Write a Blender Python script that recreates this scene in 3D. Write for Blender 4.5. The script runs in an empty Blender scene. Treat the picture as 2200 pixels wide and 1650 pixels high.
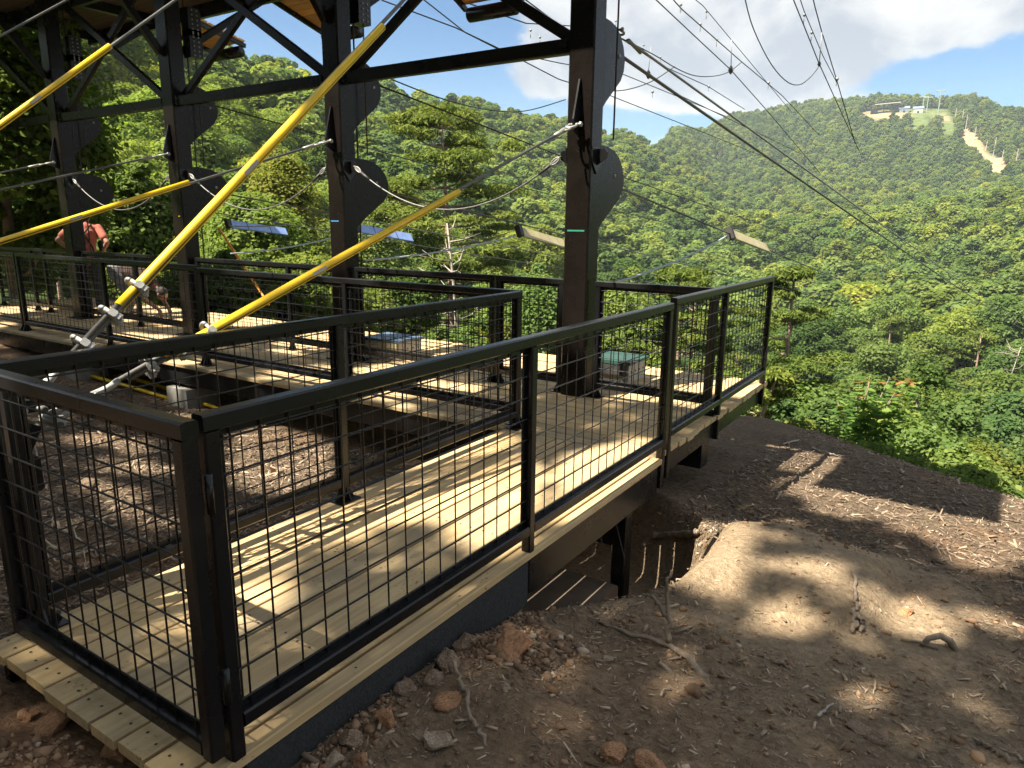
import bpy, math, random
import numpy as np
from mathutils import Vector, Matrix

random.seed(7)
RNG = np.random.default_rng(11)
R = math.radians
SC = bpy.context.scene
COL = SC.collection

# ------------------------------------------------------------------ camera
F_PX, PITCH, ROLL, YAW, CAM_H = 1526.4, 12.801, 0.616, 33.095, 1.571
_p, _y, _r = R(PITCH), R(YAW), R(ROLL)
FW = np.array([-math.sin(_y)*math.cos(_p), math.cos(_y)*math.cos(_p), -math.sin(_p)])
_rt = np.array([math.cos(_y), math.sin(_y), 0.0]); _up = np.cross(_rt, FW)
RT = _rt*math.cos(_r) + _up*math.sin(_r)
UP = -_rt*math.sin(_r) + _up*math.cos(_r)
CAMP = np.array([0.0, 0.0, CAM_H])
cd = bpy.data.cameras.new('camera'); cam = bpy.data.objects.new('camera', cd); COL.objects.link(cam)
cd.sensor_width = 36.0; cd.lens = F_PX/2200*36.0; cd.clip_start = 0.05; cd.clip_end = 6000
M = Matrix.Identity(4)
for i in range(3):
    M[i][0] = RT[i]; M[i][1] = UP[i]; M[i][2] = -FW[i]; M[i][3] = CAMP[i]
cam.matrix_world = M
SC.camera = cam

# ------------------------------------------------------------------ light
SUN = np.array([-0.325, -0.63, 1.045]); SUN = SUN/np.linalg.norm(SUN)
SUN_EL = math.asin(SUN[2]); SUN_AZ = math.atan2(SUN[0], SUN[1])
sd = bpy.data.lights.new('sun', 'SUN'); so = bpy.data.objects.new('sun', sd); COL.objects.link(so)
sd.energy = 4.6; sd.angle = R(0.53); sd.color = (1.0, 0.90, 0.74)
so.rotation_euler = Vector(-SUN).to_track_quat('-Z', 'Y').to_euler()
SC.view_settings.view_transform = 'Standard'; SC.view_settings.look = 'None'
SC.view_settings.exposure = 2.0; SC.view_settings.gamma = 1.0
SC.cycles.use_denoising = True
SC.cycles.max_bounces = 6; SC.cycles.diffuse_bounces = 3; SC.cycles.glossy_bounces = 2
SC.cycles.transmission_bounces = 4; SC.cycles.transparent_max_bounces = 4
SC.cycles.volume_bounces = 0

W = bpy.data.worlds.new('World'); SC.world = W; W.use_nodes = True

def build_world():
    nt = W.node_tree; N = nt.nodes; L = nt.links
    for n in list(N): N.remove(n)
    out = N.new('ShaderNodeOutputWorld')
    sky = N.new('ShaderNodeTexSky'); sky.sky_type = 'NISHITA'; sky.sun_disc = False
    sky.sun_elevation = SUN_EL; sky.sun_rotation = SUN_AZ
    sky.altitude = 500; sky.air_density = 1.0; sky.dust_density = 0.15; sky.ozone_density = 3.0
    hs = N.new('ShaderNodeHueSaturation'); hs.inputs['Saturation'].default_value = 1.32; hs.inputs['Value'].default_value = 0.72
    L.new(sky.outputs[0], hs.inputs['Color'])
    # broken cumulus: noise on a flat cloud layer (direction / height), cover added over the unseen sky to brighten the shade
    tc = N.new('ShaderNodeTexCoord')
    sep = N.new('ShaderNodeSeparateXYZ'); L.new(tc.outputs['Generated'], sep.inputs[0])
    def mth(op, a, b=None, c=None):
        m = N.new('ShaderNodeMath'); m.operation = op
        for i, v in enumerate((a, b, c)):
            if v is None: continue
            if isinstance(v, (int, float)): m.inputs[i].default_value = v
            else: L.new(v, m.inputs[i])
        return m.outputs[0]
    azd = mth('MULTIPLY', mth('ARCTAN2', sep.outputs[0], sep.outputs[1]), 57.29578)
    eld = mth('MULTIPLY', mth('ARCSINE', sep.outputs[2]), 57.29578)
    mp0 = N.new('ShaderNodeMapping'); mp0.inputs['Scale'].default_value = (1, 1, 1.55); L.new(tc.outputs['Generated'], mp0.inputs[0])
    def noise(vec, scale, detail, rough, off, dist=0.3):
        mp = N.new('ShaderNodeMapping'); mp.inputs['Location'].default_value = off
        L.new(vec, mp.inputs[0])
        n = N.new('ShaderNodeTexNoise'); n.inputs['Scale'].default_value = scale
        n.inputs['Detail'].default_value = detail; n.inputs['Roughness'].default_value = rough
        n.inputs['Distortion'].default_value = dist
        L.new(mp.outputs[0], n.inputs[0]); return n.outputs[0]
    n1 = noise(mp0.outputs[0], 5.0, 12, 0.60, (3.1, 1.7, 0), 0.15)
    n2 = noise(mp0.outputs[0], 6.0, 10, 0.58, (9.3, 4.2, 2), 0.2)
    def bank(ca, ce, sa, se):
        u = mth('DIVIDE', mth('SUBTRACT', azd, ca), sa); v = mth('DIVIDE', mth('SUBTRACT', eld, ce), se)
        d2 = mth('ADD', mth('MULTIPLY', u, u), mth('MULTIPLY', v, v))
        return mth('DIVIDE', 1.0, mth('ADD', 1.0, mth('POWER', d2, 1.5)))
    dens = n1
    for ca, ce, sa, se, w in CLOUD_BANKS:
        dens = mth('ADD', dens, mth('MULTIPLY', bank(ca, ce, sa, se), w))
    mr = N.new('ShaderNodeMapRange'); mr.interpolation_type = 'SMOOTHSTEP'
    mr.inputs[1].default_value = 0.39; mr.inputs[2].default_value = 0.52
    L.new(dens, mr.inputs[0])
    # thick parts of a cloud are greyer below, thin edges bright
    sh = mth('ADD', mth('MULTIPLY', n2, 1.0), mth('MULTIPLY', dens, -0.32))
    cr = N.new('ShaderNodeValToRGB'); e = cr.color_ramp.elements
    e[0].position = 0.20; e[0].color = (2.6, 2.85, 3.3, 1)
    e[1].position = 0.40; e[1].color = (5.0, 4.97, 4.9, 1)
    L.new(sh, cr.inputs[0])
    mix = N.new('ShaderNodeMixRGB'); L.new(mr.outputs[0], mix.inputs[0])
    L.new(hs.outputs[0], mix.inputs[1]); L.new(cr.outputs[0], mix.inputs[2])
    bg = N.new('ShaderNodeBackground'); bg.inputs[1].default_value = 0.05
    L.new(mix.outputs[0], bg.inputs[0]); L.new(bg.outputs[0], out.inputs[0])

# ------------------------------------------------------------------ picture -> place helpers
def ray(x, y): return FW + (x-1100)/F_PX*RT - (y-825)/F_PX*UP
def onz(x, y, z): d = ray(x, y); return CAMP + d*(z-CAM_H)/d[2]
def onx(x, y, X): d = ray(x, y); return CAMP + d*X/d[0]
def ony(x, y, Y): d = ray(x, y); return CAMP + d*Y/d[1]
def dirc(x, y): d = ray(x, y); return d/np.linalg.norm(d)
def lay(x, y):      # where a direction meets the cloud layer used in the sky
    d = dirc(x, y); k = max(d[2], 0)+0.16; return d[0]/k, d[1]/k
def azel(x, y):
    d = ray(x, y); return math.degrees(math.atan2(d[0], d[1])), math.degrees(math.atan2(d[2], math.hypot(d[0], d[1])))

CLOUD_BANKS = []  # negative weights keep blue gaps in view within the added cloud cover
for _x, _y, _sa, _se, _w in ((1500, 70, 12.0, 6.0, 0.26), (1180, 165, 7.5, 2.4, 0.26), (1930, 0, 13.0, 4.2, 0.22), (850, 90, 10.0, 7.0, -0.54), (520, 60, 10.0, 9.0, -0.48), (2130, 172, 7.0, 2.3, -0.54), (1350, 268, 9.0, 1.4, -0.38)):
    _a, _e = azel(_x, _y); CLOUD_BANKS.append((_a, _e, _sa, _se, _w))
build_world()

# ------------------------------------------------------------------ numpy noise
_PERM = RNG.random((256, 256))
def vnoise(x, y):
    xi = np.floor(x).astype(int); yi = np.floor(y).astype(int); xf = x-xi; yf = y-yi
    u = xf*xf*(3-2*xf); v = yf*yf*(3-2*yf)
    g = lambda a, b: _PERM[a & 255, b & 255]
    return (g(xi, yi)*(1-u)+g(xi+1, yi)*u)*(1-v)+(g(xi, yi+1)*(1-u)+g(xi+1, yi+1)*u)*v
def fbm(x, y, o=4):
    s = 0.0; a = 0.5
    for k in range(o):
        s = s+a*(vnoise(x*2**k+17.3*k, y*2**k+5.1*k)-0.5); a *= 0.5
    return s
def sstep(a, b, x):
    t = np.clip((x-a)/(b-a), 0, 1); return t*t*(3-2*t)

# ------------------------------------------------------------------ terrain height
_CX = np.array([-40, -20, -14, -10, -7, -4, -2.4, 0.6, 3, 8, 30]); _CY = np.array([40, 24, 15.5, 11, 9.4, 10.0, 10.6, 7.95, 6.4, 3.6, -8])
def local_h(X, Y):
    z = -0.05-0.098*np.maximum(Y, 0)
    z = z+sstep(-8, -14, X)*(0.098*np.clip(Y, 0, 9)*0.75)
    # behind the camera the hill goes on rising
    z = z+0.16*np.maximum(-Y-1, 0)
    s = np.maximum(Y-(np.interp(X, _CX, _CY)-1.3), 0)
    z = z-np.where(s < 4, 0.078*s*s, 0.078*16+0.62*(s-4))
    # low bank to the left front, cut for the gate end of the walkway
    z = z+0.05*np.exp(-((X+2.3)/0.9)**2-((Y-0.55)/0.4)**2)
    # pit under the walkway
    pit = sstep(1.0, 0.74, np.sqrt(((X+2.25)/1.07)**2+((Y-3.85)/1.35)**2)+0.12*fbm(X*2.5+3, Y*2.5, 3))
    z = z*(1-pit)+(-1.06)*pit
    # mound beside the pit with a steep face toward it
    wob = 0.05*np.sin(Y*6.0)+0.10*fbm(X*3+1, Y*3, 2)
    md = sstep(-1.24, -1.10, X+wob)*sstep(-0.12, -0.34, X+wob*0.7)*sstep(3.35, 3.85, Y)*sstep(4.95, 4.45, Y)
    z = z+0.12*md*(1+0.5*np.exp(-((X+0.8)/0.3)**2-((Y-4.4)/0.4)**2))+0.07*np.exp(-((X+1.45)/0.35)**2-((Y-2.0)/0.6)**2)
    z = z-0.03*np.exp(-((X+0.16)/0.05)**2-((Y-4.0)/0.6)**2)
    z = z+0.10*fbm(X*0.7+3, Y*0.7, 3)+0.05*fbm(X*2.6, Y*2.6+9, 4)+0.038*fbm(X*8, Y*8, 4)
    return z

# canopy elevation angle (degrees) by bearing and distance: the hills as one sees them from the deck
_TAB = {  # az: [(r, el)...]
    -110: [(40, 0), (80, 6), (150, 12), (240, 14)],
    -68: [(36, 0), (60, 5), (100, 9.5), (150, 13.2), (170, 13.4)],
    -58: [(36, -4), (60, 2), (100, 7), (160, 11), (210, 12.3)],
    -51: [(40, -8), (80, 0), (150, 6), (250, 10.6), (275, 10.9)],
    -44: [(40, -11), (80, -3.5), (150, 2.5), (250, 6.8), (330, 9.2), (350, 9.3)],
    -37: [(40, -13), (80, -7), (150, -0.6), (250, 3.8), (380, 7.4), (430, 8.0)],
    -30: [(40, -15), (80, -9), (150, -3.6), (250, 1.0), (380, 4.6), (500, 7.2), (530, 7.5)],
    -25: [(40, -16), (80, -10.6), (150, -5.4), (250, -1.0), (400, 3.2), (540, 6.6), (620, 7.5)],
    -21: [(40, -16.5), (80, -11.6), (150, -6.8), (250, -2.4), (400, 1.6), (560, 4.2), (800, 6.5), (920, 7.4)],
    -17: [(40, -17), (80, -12.2), (150, -7.6), (250, -3.6), (400, -0.4), (600, 2.3), (800, 4.7), (1000, 7.5), (1060, 7.9)],
    -12: [(40, -17), (80, -12.5), (150, -8.0), (250, -4.2), (400, -0.9), (600, 2.0), (800, 4.7), (1000, 7.8), (1090, 8.6)],
    -7: [(40, -17), (80, -12.5), (150, -8.0), (250, -4.0), (400, -0.5), (600, 2.2), (800, 4.9), (1000, 8.0), (1090, 8.85)],
    -2: [(40, -17), (80, -12.5), (150, -7.8), (250, -3.6), (400, 0.2), (600, 2.8), (800, 5.4), (1000, 7.9), (1060, 8.35)],
    3: [(40, -17), (80, -12), (150, -7.2), (250, -2.8), (400, 1.0), (600, 3.8), (800, 6.2), (950, 7.3)],
    20: [(40, -16), (80, -11), (150, -6), (250, -2), (400, 1.2), (600, 3.6), (800, 5.0)],
    60: [(40, -12), (80, -8), (150, -4), (250, -1), (400, 1.5), (600, 2.5)],
    110: [(40, -2), (80, 2), (150, 5), (240, 6)],
}
_AZ = np.array(sorted(_TAB)); _LR = np.linspace(math.log(30), math.log(1700), 90)
_G = np.zeros((len(_AZ), len(_LR)))
TREE_H = 14.0
for i, a in enumerate(_AZ):
    t = _TAB[a]; rr = np.log([q[0] for q in t]); ee = np.array([q[1] for q in t], float)
    e = np.interp(_LR, rr, ee); r = np.exp(_LR)
    g = r*np.tan(np.radians(e))+CAM_H-TREE_H*sstep(20, 60, r)
    rm = t[-1][0]; gm = rm*math.tan(R(t[-1][1]))+CAM_H-TREE_H
    over = r > rm
    g[over] = gm-0.22*(r[over]-rm)
    _G[i] = g
def far_h(X, Y):
    r = np.hypot(X, Y); az = np.degrees(np.arctan2(X, Y)); az = np.clip(az, -110, 110)
    i = np.clip(np.searchsorted(_AZ, az)-1, 0, len(_AZ)-2)
    u = (az-_AZ[i])/(_AZ[i+1]-_AZ[i]); u = u*u*(3-2*u)*0.5+u*0.5
    lr = np.clip((np.log(np.maximum(r, 31))-_LR[0])/(_LR[1]-_LR[0]), 0, len(_LR)-1.001)
    j = lr.astype(int); v = lr-j
    g = (_G[i, j]*(1-v)+_G[i, j+1]*v)*(1-u)+(_G[i+1, j]*(1-v)+_G[i+1, j+1]*v)*u
    g = g+np.clip(r*0.085, 0, 52)*fbm(X/170.0+4, Y/170.0+9, 4)*sstep(60, 200, r)*(1-0.75*sstep(700, 950, r))
    return g
def height(X, Y):
    X = np.asarray(X, float); Y = np.asarray(Y, float)
    r = np.hypot(X, Y); w = sstep(13, 40, r)
    return local_h(X, Y)*(1-w)+far_h(X, Y)*w
def hz(x, y): return float(height(np.array([x]), np.array([y]))[0])
def onground(x, y, lift=0.0):
    d = ray(x, y); t = 0.8
    prev = t
    while t < 60:
        p = CAMP+d*t
        if p[2] < hz(p[0], p[1]): break
        prev = t; t += 0.08
    for _ in range(12):
        m = (prev+t)/2; p = CAMP+d*m
        if p[2] < hz(p[0], p[1]): t = m
        else: prev = m
    p = CAMP+d*t
    return np.array([p[0], p[1], hz(p[0], p[1])+lift])

# ------------------------------------------------------------------ mesh helpers
def mesh_np(name, V, F4=None, F3=None, mat=None, smooth=False, attrs=None):
    """V (n,3), F4 (m,4) / F3 (k,3) index arrays"""
    me = bpy.data.meshes.new(name)
    V = np.ascontiguousarray(V, np.float32)
    me.vertices.add(len(V)); me.vertices.foreach_set('co', V.ravel())
    loops = []; starts = []; tot = []
    n0 = 0
    if F4 is not None and len(F4):
        loops.append(np.asarray(F4, np.int32).ravel()); starts.append(np.arange(len(F4))*4); n0 = len(F4)*4
    if F3 is not None and len(F3):
        loops.append(np.asarray(F3, np.int32).ravel()); starts.append(n0+np.arange(len(F3))*3)
    li = np.concatenate(loops); st = np.concatenate(starts).astype(np.int32)
    me.loops.add(len(li)); me.loops.foreach_set('vertex_index', li)
    me.polygons.add(len(st)); me.polygons.foreach_set('loop_start', st)
    if smooth: me.polygons.foreach_set('use_smooth', np.ones(len(st), bool))
    me.update(calc_edges=True)
    if mat is not None:
        for m in (mat if isinstance(mat, (list, tuple)) else [mat]): me.materials.append(m)
    for k, (dom, arr) in (attrs or {}).items():
        arr = np.asarray(arr, np.float32)
        if arr.ndim == 1:
            a = me.attributes.new(k, 'FLOAT', dom); a.data.foreach_set('value', arr)
        else:
            a = me.attributes.new(k, 'FLOAT_COLOR', dom); a.data.foreach_set('color', np.c_[arr, np.ones(len(arr))].astype(np.float32).ravel())
    return me

class MB:
    def __init__(s): s.v = []; s.f = []; s.m = []
    def add(s, vs, fs, mi=0):
        o = len(s.v); s.v += [tuple(map(float, q)) for q in vs]; s.f += [tuple(o+i for i in f) for f in fs]; s.m += [mi]*len(fs)
        return s
    def box(s, lo, hi, mi=0):
        (a, b, c), (d, e, f) = lo, hi
        vs = [(a, b, c), (d, b, c), (d, e, c), (a, e, c), (a, b, f), (d, b, f), (d, e, f), (a, e, f)]
        return s.add(vs, [(0, 3, 2, 1), (4, 5, 6, 7), (0, 1, 5, 4), (1, 2, 6, 5), (2, 3, 7, 6), (3, 0, 4, 7)], mi)
    def cbox(s, lo, hi, c=0.004, mi=0):
        """box with chamfered long edges along its longest axis"""
        d = [hi[i]-lo[i] for i in range(3)]; ax = d.index(max(d)); o = [i for i in range(3) if i != ax]
        ctr = [(lo[i]+hi[i])/2 for i in range(3)]
        p = list(ctr); q = list(ctr); p[ax] = lo[ax]; q[ax] = hi[ax]
        upv = [0, 0, 0]; upv[o[1]] = 1
        return s.bar(p, q, d[o[0]], d[o[1]], upv, c, mi)
    def bar(s, p, q, w, h, up=(0, 0, 1), c=0.0, mi=0):
        p = np.array(p, float); q = np.array(q, float); d = q-p; d /= np.linalg.norm(d)
        up = np.array(up, float); sd_ = np.cross(d, up)
        if np.linalg.norm(sd_) < 1e-6: sd_ = np.cross(d, (1, 0, 0))
        sd_ /= np.linalg.norm(sd_); u = np.cross(sd_, d)
        a, b = w/2, h/2
        if c > 0: sec = [(a, -b+c), (a, b-c), (a-c, b), (-a+c, b), (-a, b-c), (-a, -b+c), (-a+c, -b), (a-c, -b)]
        else: sec = [(a, -b), (a, b), (-a, b), (-a, -b)]
        n = len(sec)
        vs = [p+sd_*x+u*y for x, y in sec]+[q+sd_*x+u*y for x, y in sec]
        fs = [(i, i+n, (i+1) % n+n, (i+1) % n) for i in range(n)]+[tuple(range(n)), tuple(range(2*n-1, n-1, -1))]
        return s.add(vs, fs, mi)
    def tube(s, pts, r, n=8, cap=True, mi=0):
        pts = [np.array(p, float) for p in pts]; k = len(pts)
        rs = [r]*k if isinstance(r, (int, float)) else list(r)
        vs = []; prev = None
        for i in range(k):
            d = pts[min(i+1, k-1)]-pts[max(i-1, 0)]; L_ = np.linalg.norm(d); d = d/L_ if L_ > 0 else np.array([0, 0, 1.])
            if prev is None:
                a = np.cross(d, (0, 0, 1)); a = a if np.linalg.norm(a) > 0.05 else np.cross(d, (1, 0, 0))
            else: a = prev-d*np.dot(prev, d)
            a /= np.linalg.norm(a); prev = a; b = np.cross(d, a)
            for j in range(n):
                t = 2*math.pi*j/n; vs.append(pts[i]+rs[i]*(a*math.cos(t)+b*math.sin(t)))
        fs = [(i*n+j, i*n+(j+1) % n, (i+1)*n+(j+1) % n, (i+1)*n+j) for i in range(k-1) for j in range(n)]
        if cap: fs += [tuple(range(n-1, -1, -1)), tuple((k-1)*n+j for j in range(n))]
        return s.add(vs, fs, mi)
    def plate(s, poly, t, nrm, mi=0):
        """flat polygon (3-D points) thickened by t along nrm, centred"""
        nrm = np.array(nrm, float); nrm /= np.linalg.norm(nrm); n = len(poly)
        vs = [np.array(p)-nrm*t/2 for p in poly]+[np.array(p)+nrm*t/2 for p in poly]
        fs = [tuple(range(n-1, -1, -1)), tuple(range(n, 2*n))]+[(i, (i+1) % n, (i+1) % n+n, i+n) for i in range(n)]
        return s.add(vs, fs, mi)
    def ball(s, c, r, nu=10, nv=7, mi=0):
        r = (r, r, r) if isinstance(r, (int, float)) else r
        vs = [(c[0], c[1], c[2]+r[2])]
        for i in range(1, nv):
            t = math.pi*i/nv
            for j in range(nu):
                p = 2*math.pi*j/nu; vs.append((c[0]+r[0]*math.sin(t)*math.cos(p), c[1]+r[1]*math.sin(t)*math.sin(p), c[2]+r[2]*math.cos(t)))
        vs.append((c[0], c[1], c[2]-r[2])); e = len(vs)-1
        fs = [(0, 1+j, 1+(j+1) % nu) for j in range(nu)]
        fs += [(1+i*nu+j, 1+(i+1)*nu+j, 1+(i+1)*nu+(j+1) % nu, 1+i*nu+(j+1) % nu) for i in range(nv-2) for j in range(nu)]
        fs += [(e, 1+(nv-2)*nu+(j+1) % nu, 1+(nv-2)*nu+j) for j in range(nu)]
        return s.add(vs, fs, mi)
    def mesh(s, name, mat, smooth=False):
        me = bpy.data.meshes.new(name); me.from_pydata(s.v, [], s.f)
        for m in (mat if isinstance(mat, (list, tuple)) else [mat]): me.materials.append(m)
        if any(s.m): me.polygons.foreach_set('material_index', np.array(s.m, np.int32))
        if smooth: me.polygons.foreach_set('use_smooth', np.ones(len(s.f), bool))
        me.update(); return me
    def build(s, name, mat, parent=None, smooth=False):
        return link(name, s.mesh(name, mat, smooth), parent)

def link(name, me, parent=None, loc=None):
    o = bpy.data.objects.new(name, me); COL.objects.link(o)
    if parent is not None: o.parent = parent
    if loc is not None: o.location = loc
    return o
def tag(o, label, cat, group=None, kind=None):
    if label: o['label'] = label
    if cat: o['category'] = cat
    if group: o['group'] = group
    if kind: o['kind'] = kind
    return o
def thing(name, label, cat, loc=(0, 0, 0), group=None, rotz=0.0):
    o = bpy.data.objects.new(name, None); COL.objects.link(o); o.location = loc; o.rotation_euler = (0, 0, rotz)
    o.empty_display_size = 0.1
    return tag(o, label, cat, group)
def struct(o): o['kind'] = 'structure'; return o
def kidworld(o, parent):      # parent keeping mesh coordinates given in world space
    o.parent = parent; o.matrix_parent_inverse = Matrix.Translation(parent.location).inverted() if parent.rotation_euler.z == 0 else parent.matrix_basis.inverted()
    return o
def wpart(mb, name, mat, parent, smooth=False):
    o = mb.build(name, mat, None, smooth); return kidworld(o, parent)

# ------------------------------------------------------------------ materials
MATS = {}
def newmat(name):
    m = bpy.data.materials.new(name); m.use_nodes = True; MATS[name] = m
    nt = m.node_tree; b = nt.nodes.get('Principled BSDF'); return m, nt, nt.nodes, nt.links, b
def noise_node(N, L, scale, detail=4, rough=0.55, vec=None, dist=0.0):
    n = N.new('ShaderNodeTexNoise'); n.inputs['Scale'].default_value = scale; n.inputs['Detail'].default_value = detail
    n.inputs['Roughness'].default_value = rough; n.inputs['Distortion'].default_value = dist
    if vec is not None: L.new(vec, n.inputs['Vector'])
    return n
def ramp(N, L, src, stops):
    c = N.new('ShaderNodeValToRGB'); e = c.color_ramp.elements
    e[0].position = stops[0][0]; e[0].color = (*stops[0][1], 1); e[1].position = stops[-1][0]; e[1].color = (*stops[-1][1], 1)
    for p, q in stops[1:-1]:
        x = e.new(p); x.color = (*q, 1)
    L.new(src, c.inputs[0]); return c.outputs[0]
def mixc(N, L, fac, a, b, mode='MIX'):
    m = N.new('ShaderNodeMixRGB'); m.blend_type = mode
    for i, v in ((0, fac), (1, a), (2, b)):
        if isinstance(v, (int, float)): m.inputs[i].default_value = v
        elif isinstance(v, tuple): m.inputs[i].default_value = (*v, 1) if len(v) == 3 else v
        else: L.new(v, m.inputs[i])
    return m.outputs[0]
def bump(N, L, b, src, strength, dist):
    bp = N.new('ShaderNodeBump'); bp.inputs['Strength'].default_value = strength; bp.inputs['Distance'].default_value = dist
    L.new(src, bp.inputs['Height']); L.new(bp.outputs[0], b.inputs['Normal'])
def objvec(N, L, scale=(1, 1, 1), rnd=True):
    tc = N.new('ShaderNodeTexCoord'); mp = N.new('ShaderNodeMapping'); mp.inputs['Scale'].default_value = scale
    if rnd:
        oi = N.new('ShaderNodeObjectInfo'); vm = N.new('ShaderNodeVectorMath'); vm.operation = 'ADD'
        ml = N.new('ShaderNodeMath'); ml.operation = 'MULTIPLY'; ml.inputs[1].default_value = 37.0
        L.new(oi.outputs['Random'], ml.inputs[0]); L.new(tc.outputs['Object'], vm.inputs[0]); L.new(ml.outputs[0], vm.inputs[1])
        L.new(vm.outputs[0], mp.inputs[0])
    else: L.new(tc.outputs['Object'], mp.inputs[0])
    return mp.outputs[0]

def simple(name, col, rough=0.5, metal=0.0, var=0.15, scale=8.0, bmp=0.0, spec=0.5):
    m, nt, N, L, b = newmat(name)
    v = objvec(N, L); n = noise_node(N, L, scale, 5, 0.6, v)
    lo = tuple(c*(1-var) for c in col); hi = tuple(min(1, c*(1+var)) for c in col)
    L.new(ramp(N, L, n.outputs[0], [(0.3, lo), (0.7, hi)]), b.inputs['Base Color'])
    b.inputs['Roughness'].default_value = rough; b.inputs['Metallic'].default_value = metal
    b.inputs['Specular IOR Level'].default_value = spec
    if bmp: bump(N, L, b, n.outputs[0], bmp, 0.01)
    return m

def steel_mat(name, k0, k1, k2, spec):
    m, nt, N, L, b = newmat(name)
    v = objvec(N, L); n = noise_node(N, L, 3.0, 6, 0.65, v); s = noise_node(N, L, 60.0, 3, 0.6, v)
    c = ramp(N, L, n.outputs[0], [(0.25, k0), (0.6, k1), (0.8, k2)])
    # dust freckles and weld scuffs
    f = ramp(N, L, s.outputs[0], [(0.66, (0, 0, 0)), (0.80, (1, 1, 1))])
    fac = N.new('ShaderNodeMath'); fac.operation = 'MULTIPLY'; fac.inputs[1].default_value = 0.25; L.new(f, fac.inputs[0])
    L.new(mixc(N, L, fac.outputs[0], c, (0.045, 0.036, 0.03)), b.inputs['Base Color'])
    rr = N.new('ShaderNodeMapRange'); rr.inputs[3].default_value = 0.16; rr.inputs[4].default_value = 0.40
    L.new(n.outputs[0], rr.inputs[0]); L.new(rr.outputs[0], b.inputs['Roughness'])
    b.inputs['Specular IOR Level'].default_value = spec
    bump(N, L, b, n.outputs[0], 0.06, 0.01)
    return m

def wood_mat(name, c0, c1, c2, grey=0.42, knots=True):
    """sawn boards whose grain runs along local x"""
    m, nt, N, L, b = newmat(name)
    v = objvec(N, L, (1.0, 14.0, 14.0)); n = noise_node(N, L, 2.2, 6, 0.6, v, 0.6)
    v2 = objvec(N, L, (1, 1, 1)); n2 = noise_node(N, L, 2.4, 4, 0.6, v2)
    c = ramp(N, L, n.outputs[0], [(0.25, c0), (0.5, c1), (0.75, c2)])
    oi = N.new('ShaderNodeObjectInfo')
    t = ramp(N, L, oi.outputs['Random'], [(0.0, (0.74, 0.75, 0.78)), (0.35, (0.98, 0.96, 0.92)), (0.7, (1.06, 1.0, 0.92)), (1.0, (1.14, 1.10, 1.02))])
    c = mixc(N, L, 1.0, c, t, 'MULTIPLY')
    g = ramp(N, L, n2.outputs[0], [(0.45, (0, 0, 0)), (0.72, (1, 1, 1))])
    gm = N.new('ShaderNodeMath'); gm.operation = 'MULTIPLY'; gm.inputs[1].default_value = grey; L.new(g, gm.inputs[0])
    c = mixc(N, L, gm.outputs[0], c, (0.20, 0.18, 0.145))
    if knots:   # mud specks trodden on to the boards, heavier here and there
        n3 = noise_node(N, L, 55.0, 3, 0.7, v2); n4 = noise_node(N, L, 2.6, 2, 0.5, v2)
        mm = N.new('ShaderNodeMath'); mm.operation = 'ADD'; L.new(n3.outputs[0], mm.inputs[0])
        m5 = N.new('ShaderNodeMath'); m5.operation = 'MULTIPLY'; m5.inputs[1].default_value = 0.55; L.new(n4.outputs[0], m5.inputs[0]); L.new(m5.outputs[0], mm.inputs[1])
        k = ramp(N, L, mm.outputs[0], [(0.965, (0, 0, 0)), (1.03, (1, 1, 1))])
        km = N.new('ShaderNodeMath'); km.operation = 'MULTIPLY'; km.inputs[1].default_value = 0.75; L.new(k, km.inputs[0])
        c = mixc(N, L, km.outputs[0], c, (0.10, 0.062, 0.035))
    L.new(c, b.inputs['Base Color']); b.inputs['Roughness'].default_value = 0.75; b.inputs['Specular IOR Level'].default_value = 0.25
    bump(N, L, b, n.outputs[0], 0.25, 0.004)
    return m

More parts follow.
